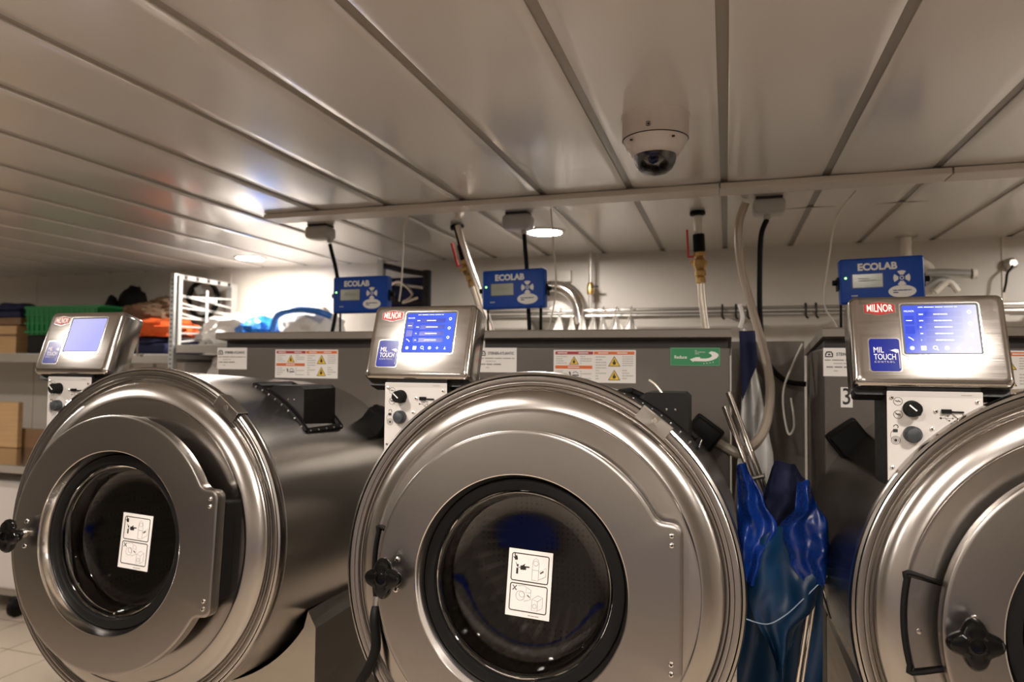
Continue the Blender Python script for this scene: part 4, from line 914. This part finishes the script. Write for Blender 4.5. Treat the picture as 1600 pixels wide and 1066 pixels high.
for x, y in ((-4.02, 3.06), (-4.58, 3.06), (-4.02, 3.46), (-4.58, 3.46)):
    q = MB(); q.rings([(.048, -.017), (.055, -.012), (.055, .012), (.048, .017)], m_black, 24, frame((x, y, .055), (0, 1, 0), (0, 0, 1)), cap0=True, cap1=True)
    q.box((x, y, .09), (.05, .07, .05), m_blackm, .008); q.build('caster', t)

# ------------------------------------------------------------------ gap between the middle and right washers
# hanging pale canvas behind the hose
def canv(u, v):
    xl = .052 + .01 * math.sin(v * 5) - .02 * v; xr = .075 + .10 * min(1, v * 1.7) ** 1.3 + .01 * math.sin(v * 7)
    return (xl + (xr - xl) * u, 2.72 + .03 * math.sin(u * 8 + v * 2), 1.655 - v * .80)
q = MB(); q.grid(canv, 18, 26, m_whitef, th=.012); q.tube([(.05, 2.74, 1.66), (.06, 2.74, 1.70), (.05, 2.76, 1.75)], .008, m_whitef, 8); q.build('canvas_bag', label='pale canvas bag hanging in the gap behind the hose', cat='bag')
def nav(u, v): return (.045 + .055 * u + .01 * v, 2.66 + .012 * math.sin(u * 5), 1.645 - v * .26 * (1 - .55 * u))
q = MB(); q.grid(nav, 8, 12, m_navy, th=.01); q.build('navy_strap', label='dark navy cloth flap on the hanging canvas bag', cat='cloth')
def gry(u, v): return (.02 + .283 * u , 3.02 + .02 * math.sin(u * 6), 1.62 - v * .9)  # sheet widened and browned to put shade over the bright wall here
q = MB(); q.grid(gry, 14, 12, m_dull, th=.012); q.build('gap_shade_sheet', label='dull brown-grey sheet behind the hose, widened to put shade over the gap', cat='cloth')
cable('looped_wire', [(.27, 2.75, 1.60), (.235, 2.75, 1.52), (.205, 2.74, 1.44), (.20, 2.72, 1.36), (.215, 2.7, 1.27), (.235, 2.7, 1.30), (.225, 2.7, 1.40)], .004, m_wire, 'thin wire looping beside the right cabinet', 'wire', None, 6)
# folded trolley: chrome crossing legs and a blue vinyl bag
t = thing('laundry_trolley', (.15, 2.15, 0), 'folded laundry trolley with a blue vinyl bag between two washers', 'laundry trolley')
for k, (a, b_) in enumerate((((.006, 2.26, 1.43), (.150, 2.22, 1.03)), ((-.006, 2.28, 1.385), (.128, 2.24, 1.02)), ((.245, 2.10, .955), (.110, 2.07, .03)), ((.225, 2.05, .94), (.088, 2.03, .03)), ((.245, 2.11, .93), (.285, 2.16, .80)))):
    q = MB(); q.tube([a, b_], .0095 if k < 2 else .007, m_chrome, 12, sub=1); q.build('frame_tube', t)
q = MB(); q.tube([(.066, 2.235, 1.165), (.110, 2.225, 1.18)], .007, m_rail, 8, sub=1); q.build('cross_stay', t)
q = MB(); q.rings([(.03, -.012), (.03, .012)], m_black, 16, frame((.10, 2.05, .03), (0, 1, 0), (0, 0, 1)), cap0=True, cap1=True); q.build('caster', t)
def sheet(name, left, right, top, bot, mtl, y, puff, seed, th=.012, nu=26, nv=34, label=None, fold=3):
    from mathutils import noise
    def fn(u, v):
        xl = interp(left, v); xr = interp(right, v); zt = interp(top, u); zb = interp(bot, u)
        x = xl + (xr - xl) * u; z = zt + (zb - zt) * v
        yy = y - puff * math.sin(PI * u) - .018 * math.sin(u * PI * fold + v * 4 + seed) + .02 * noise.noise(Vector((u * 4, v * 5, seed)))
        return (x, yy, z)
    q = MB(); q.grid(fn, nu, nv, mtl, th=th); return q.build(name, t, label)
def interp(P, t_):
    for (a, va), (b_, vb) in zip(P, P[1:]):
        if t_ <= b_: k = (t_ - a) / (b_ - a) if b_ > a else 0; k = k * k * (3 - 2 * k); return va + (vb - va) * k
    return P[-1][1]
# back body of the bag, hanging to the floor
sheet('bag_body', [(0, .028), (1, .024)], [(0, .255), (.3, .252), (1, .235)], [(0, 1.02), (.5, 1.0), (1, 1.02)], [(0, .12), (1, .14)], m_vinyl2, 2.10, .02, 1, label='teal lower part of the bag', fold=4)
# dark open mouth
sheet('bag_mouth', [(0, .10), (1, .10)], [(0, .215), (.4, .235), (1, .215)], [(0, 1.16), (.35, 1.24), (.7, 1.235), (1, 1.19)], [(0, 1.02), (1, 1.0)], m_navy, 2.12, .0, 2)
# left flap, right flap
sheet('bag_flap', [(0, .026), (.25, .028), (.6, .028), (1, .030)], [(0, .052), (.3, .095), (.5, .128), (.8, .095), (1, .075)], [(0, 1.235), (.5, 1.25), (1, 1.245)], [(0, .955), (.5, .93), (1, .925)], m_vinyl, 1.985, .028, 3, label='blue left flap of the bag')
sheet('bag_flap', [(0, .182), (.25, .176), (.45, .135), (.75, .160), (1, .205)], [(0, .225), (.3, .252), (.7, .258), (1, .258)], [(0, 1.20), (.5, 1.215), (1, 1.155)], [(0, .925), (.5, .945), (1, .985)], m_vinyl, 1.985, .03, 4, label='blue right flap of the bag')
# the front cowl with its stitched hem and pointed fold
sheet('front_fold', [(0, .040), (.4, .055), (1, .125)], [(0, .254), (.35, .225), (.7, .17), (1, .150)], [(0, 1.02), (.45, 1.085), (.75, 1.02), (1, .985)], [(0, .70), (.5, .675), (1, .70)], m_vinyl2, 2.00, .03, 5, label='pointed fold of the bag')
q = MB(); q.tube([(.045, 1.965, .835), (.10, 1.950, .832), (.145, 1.945, .862), (.185, 1.955, .90), (.215, 1.965, .93), (.250, 1.975, .965)], .0016, m_thread, 6); q.build('stitched_hem', t, 'pale stitched hem line')
q = MB()
for k in range(14): q.box((.032 + k * .0032, 1.985, .925 + k * .0030), (.0016, .003, .010), m_thread)
q.build('stitching', t)
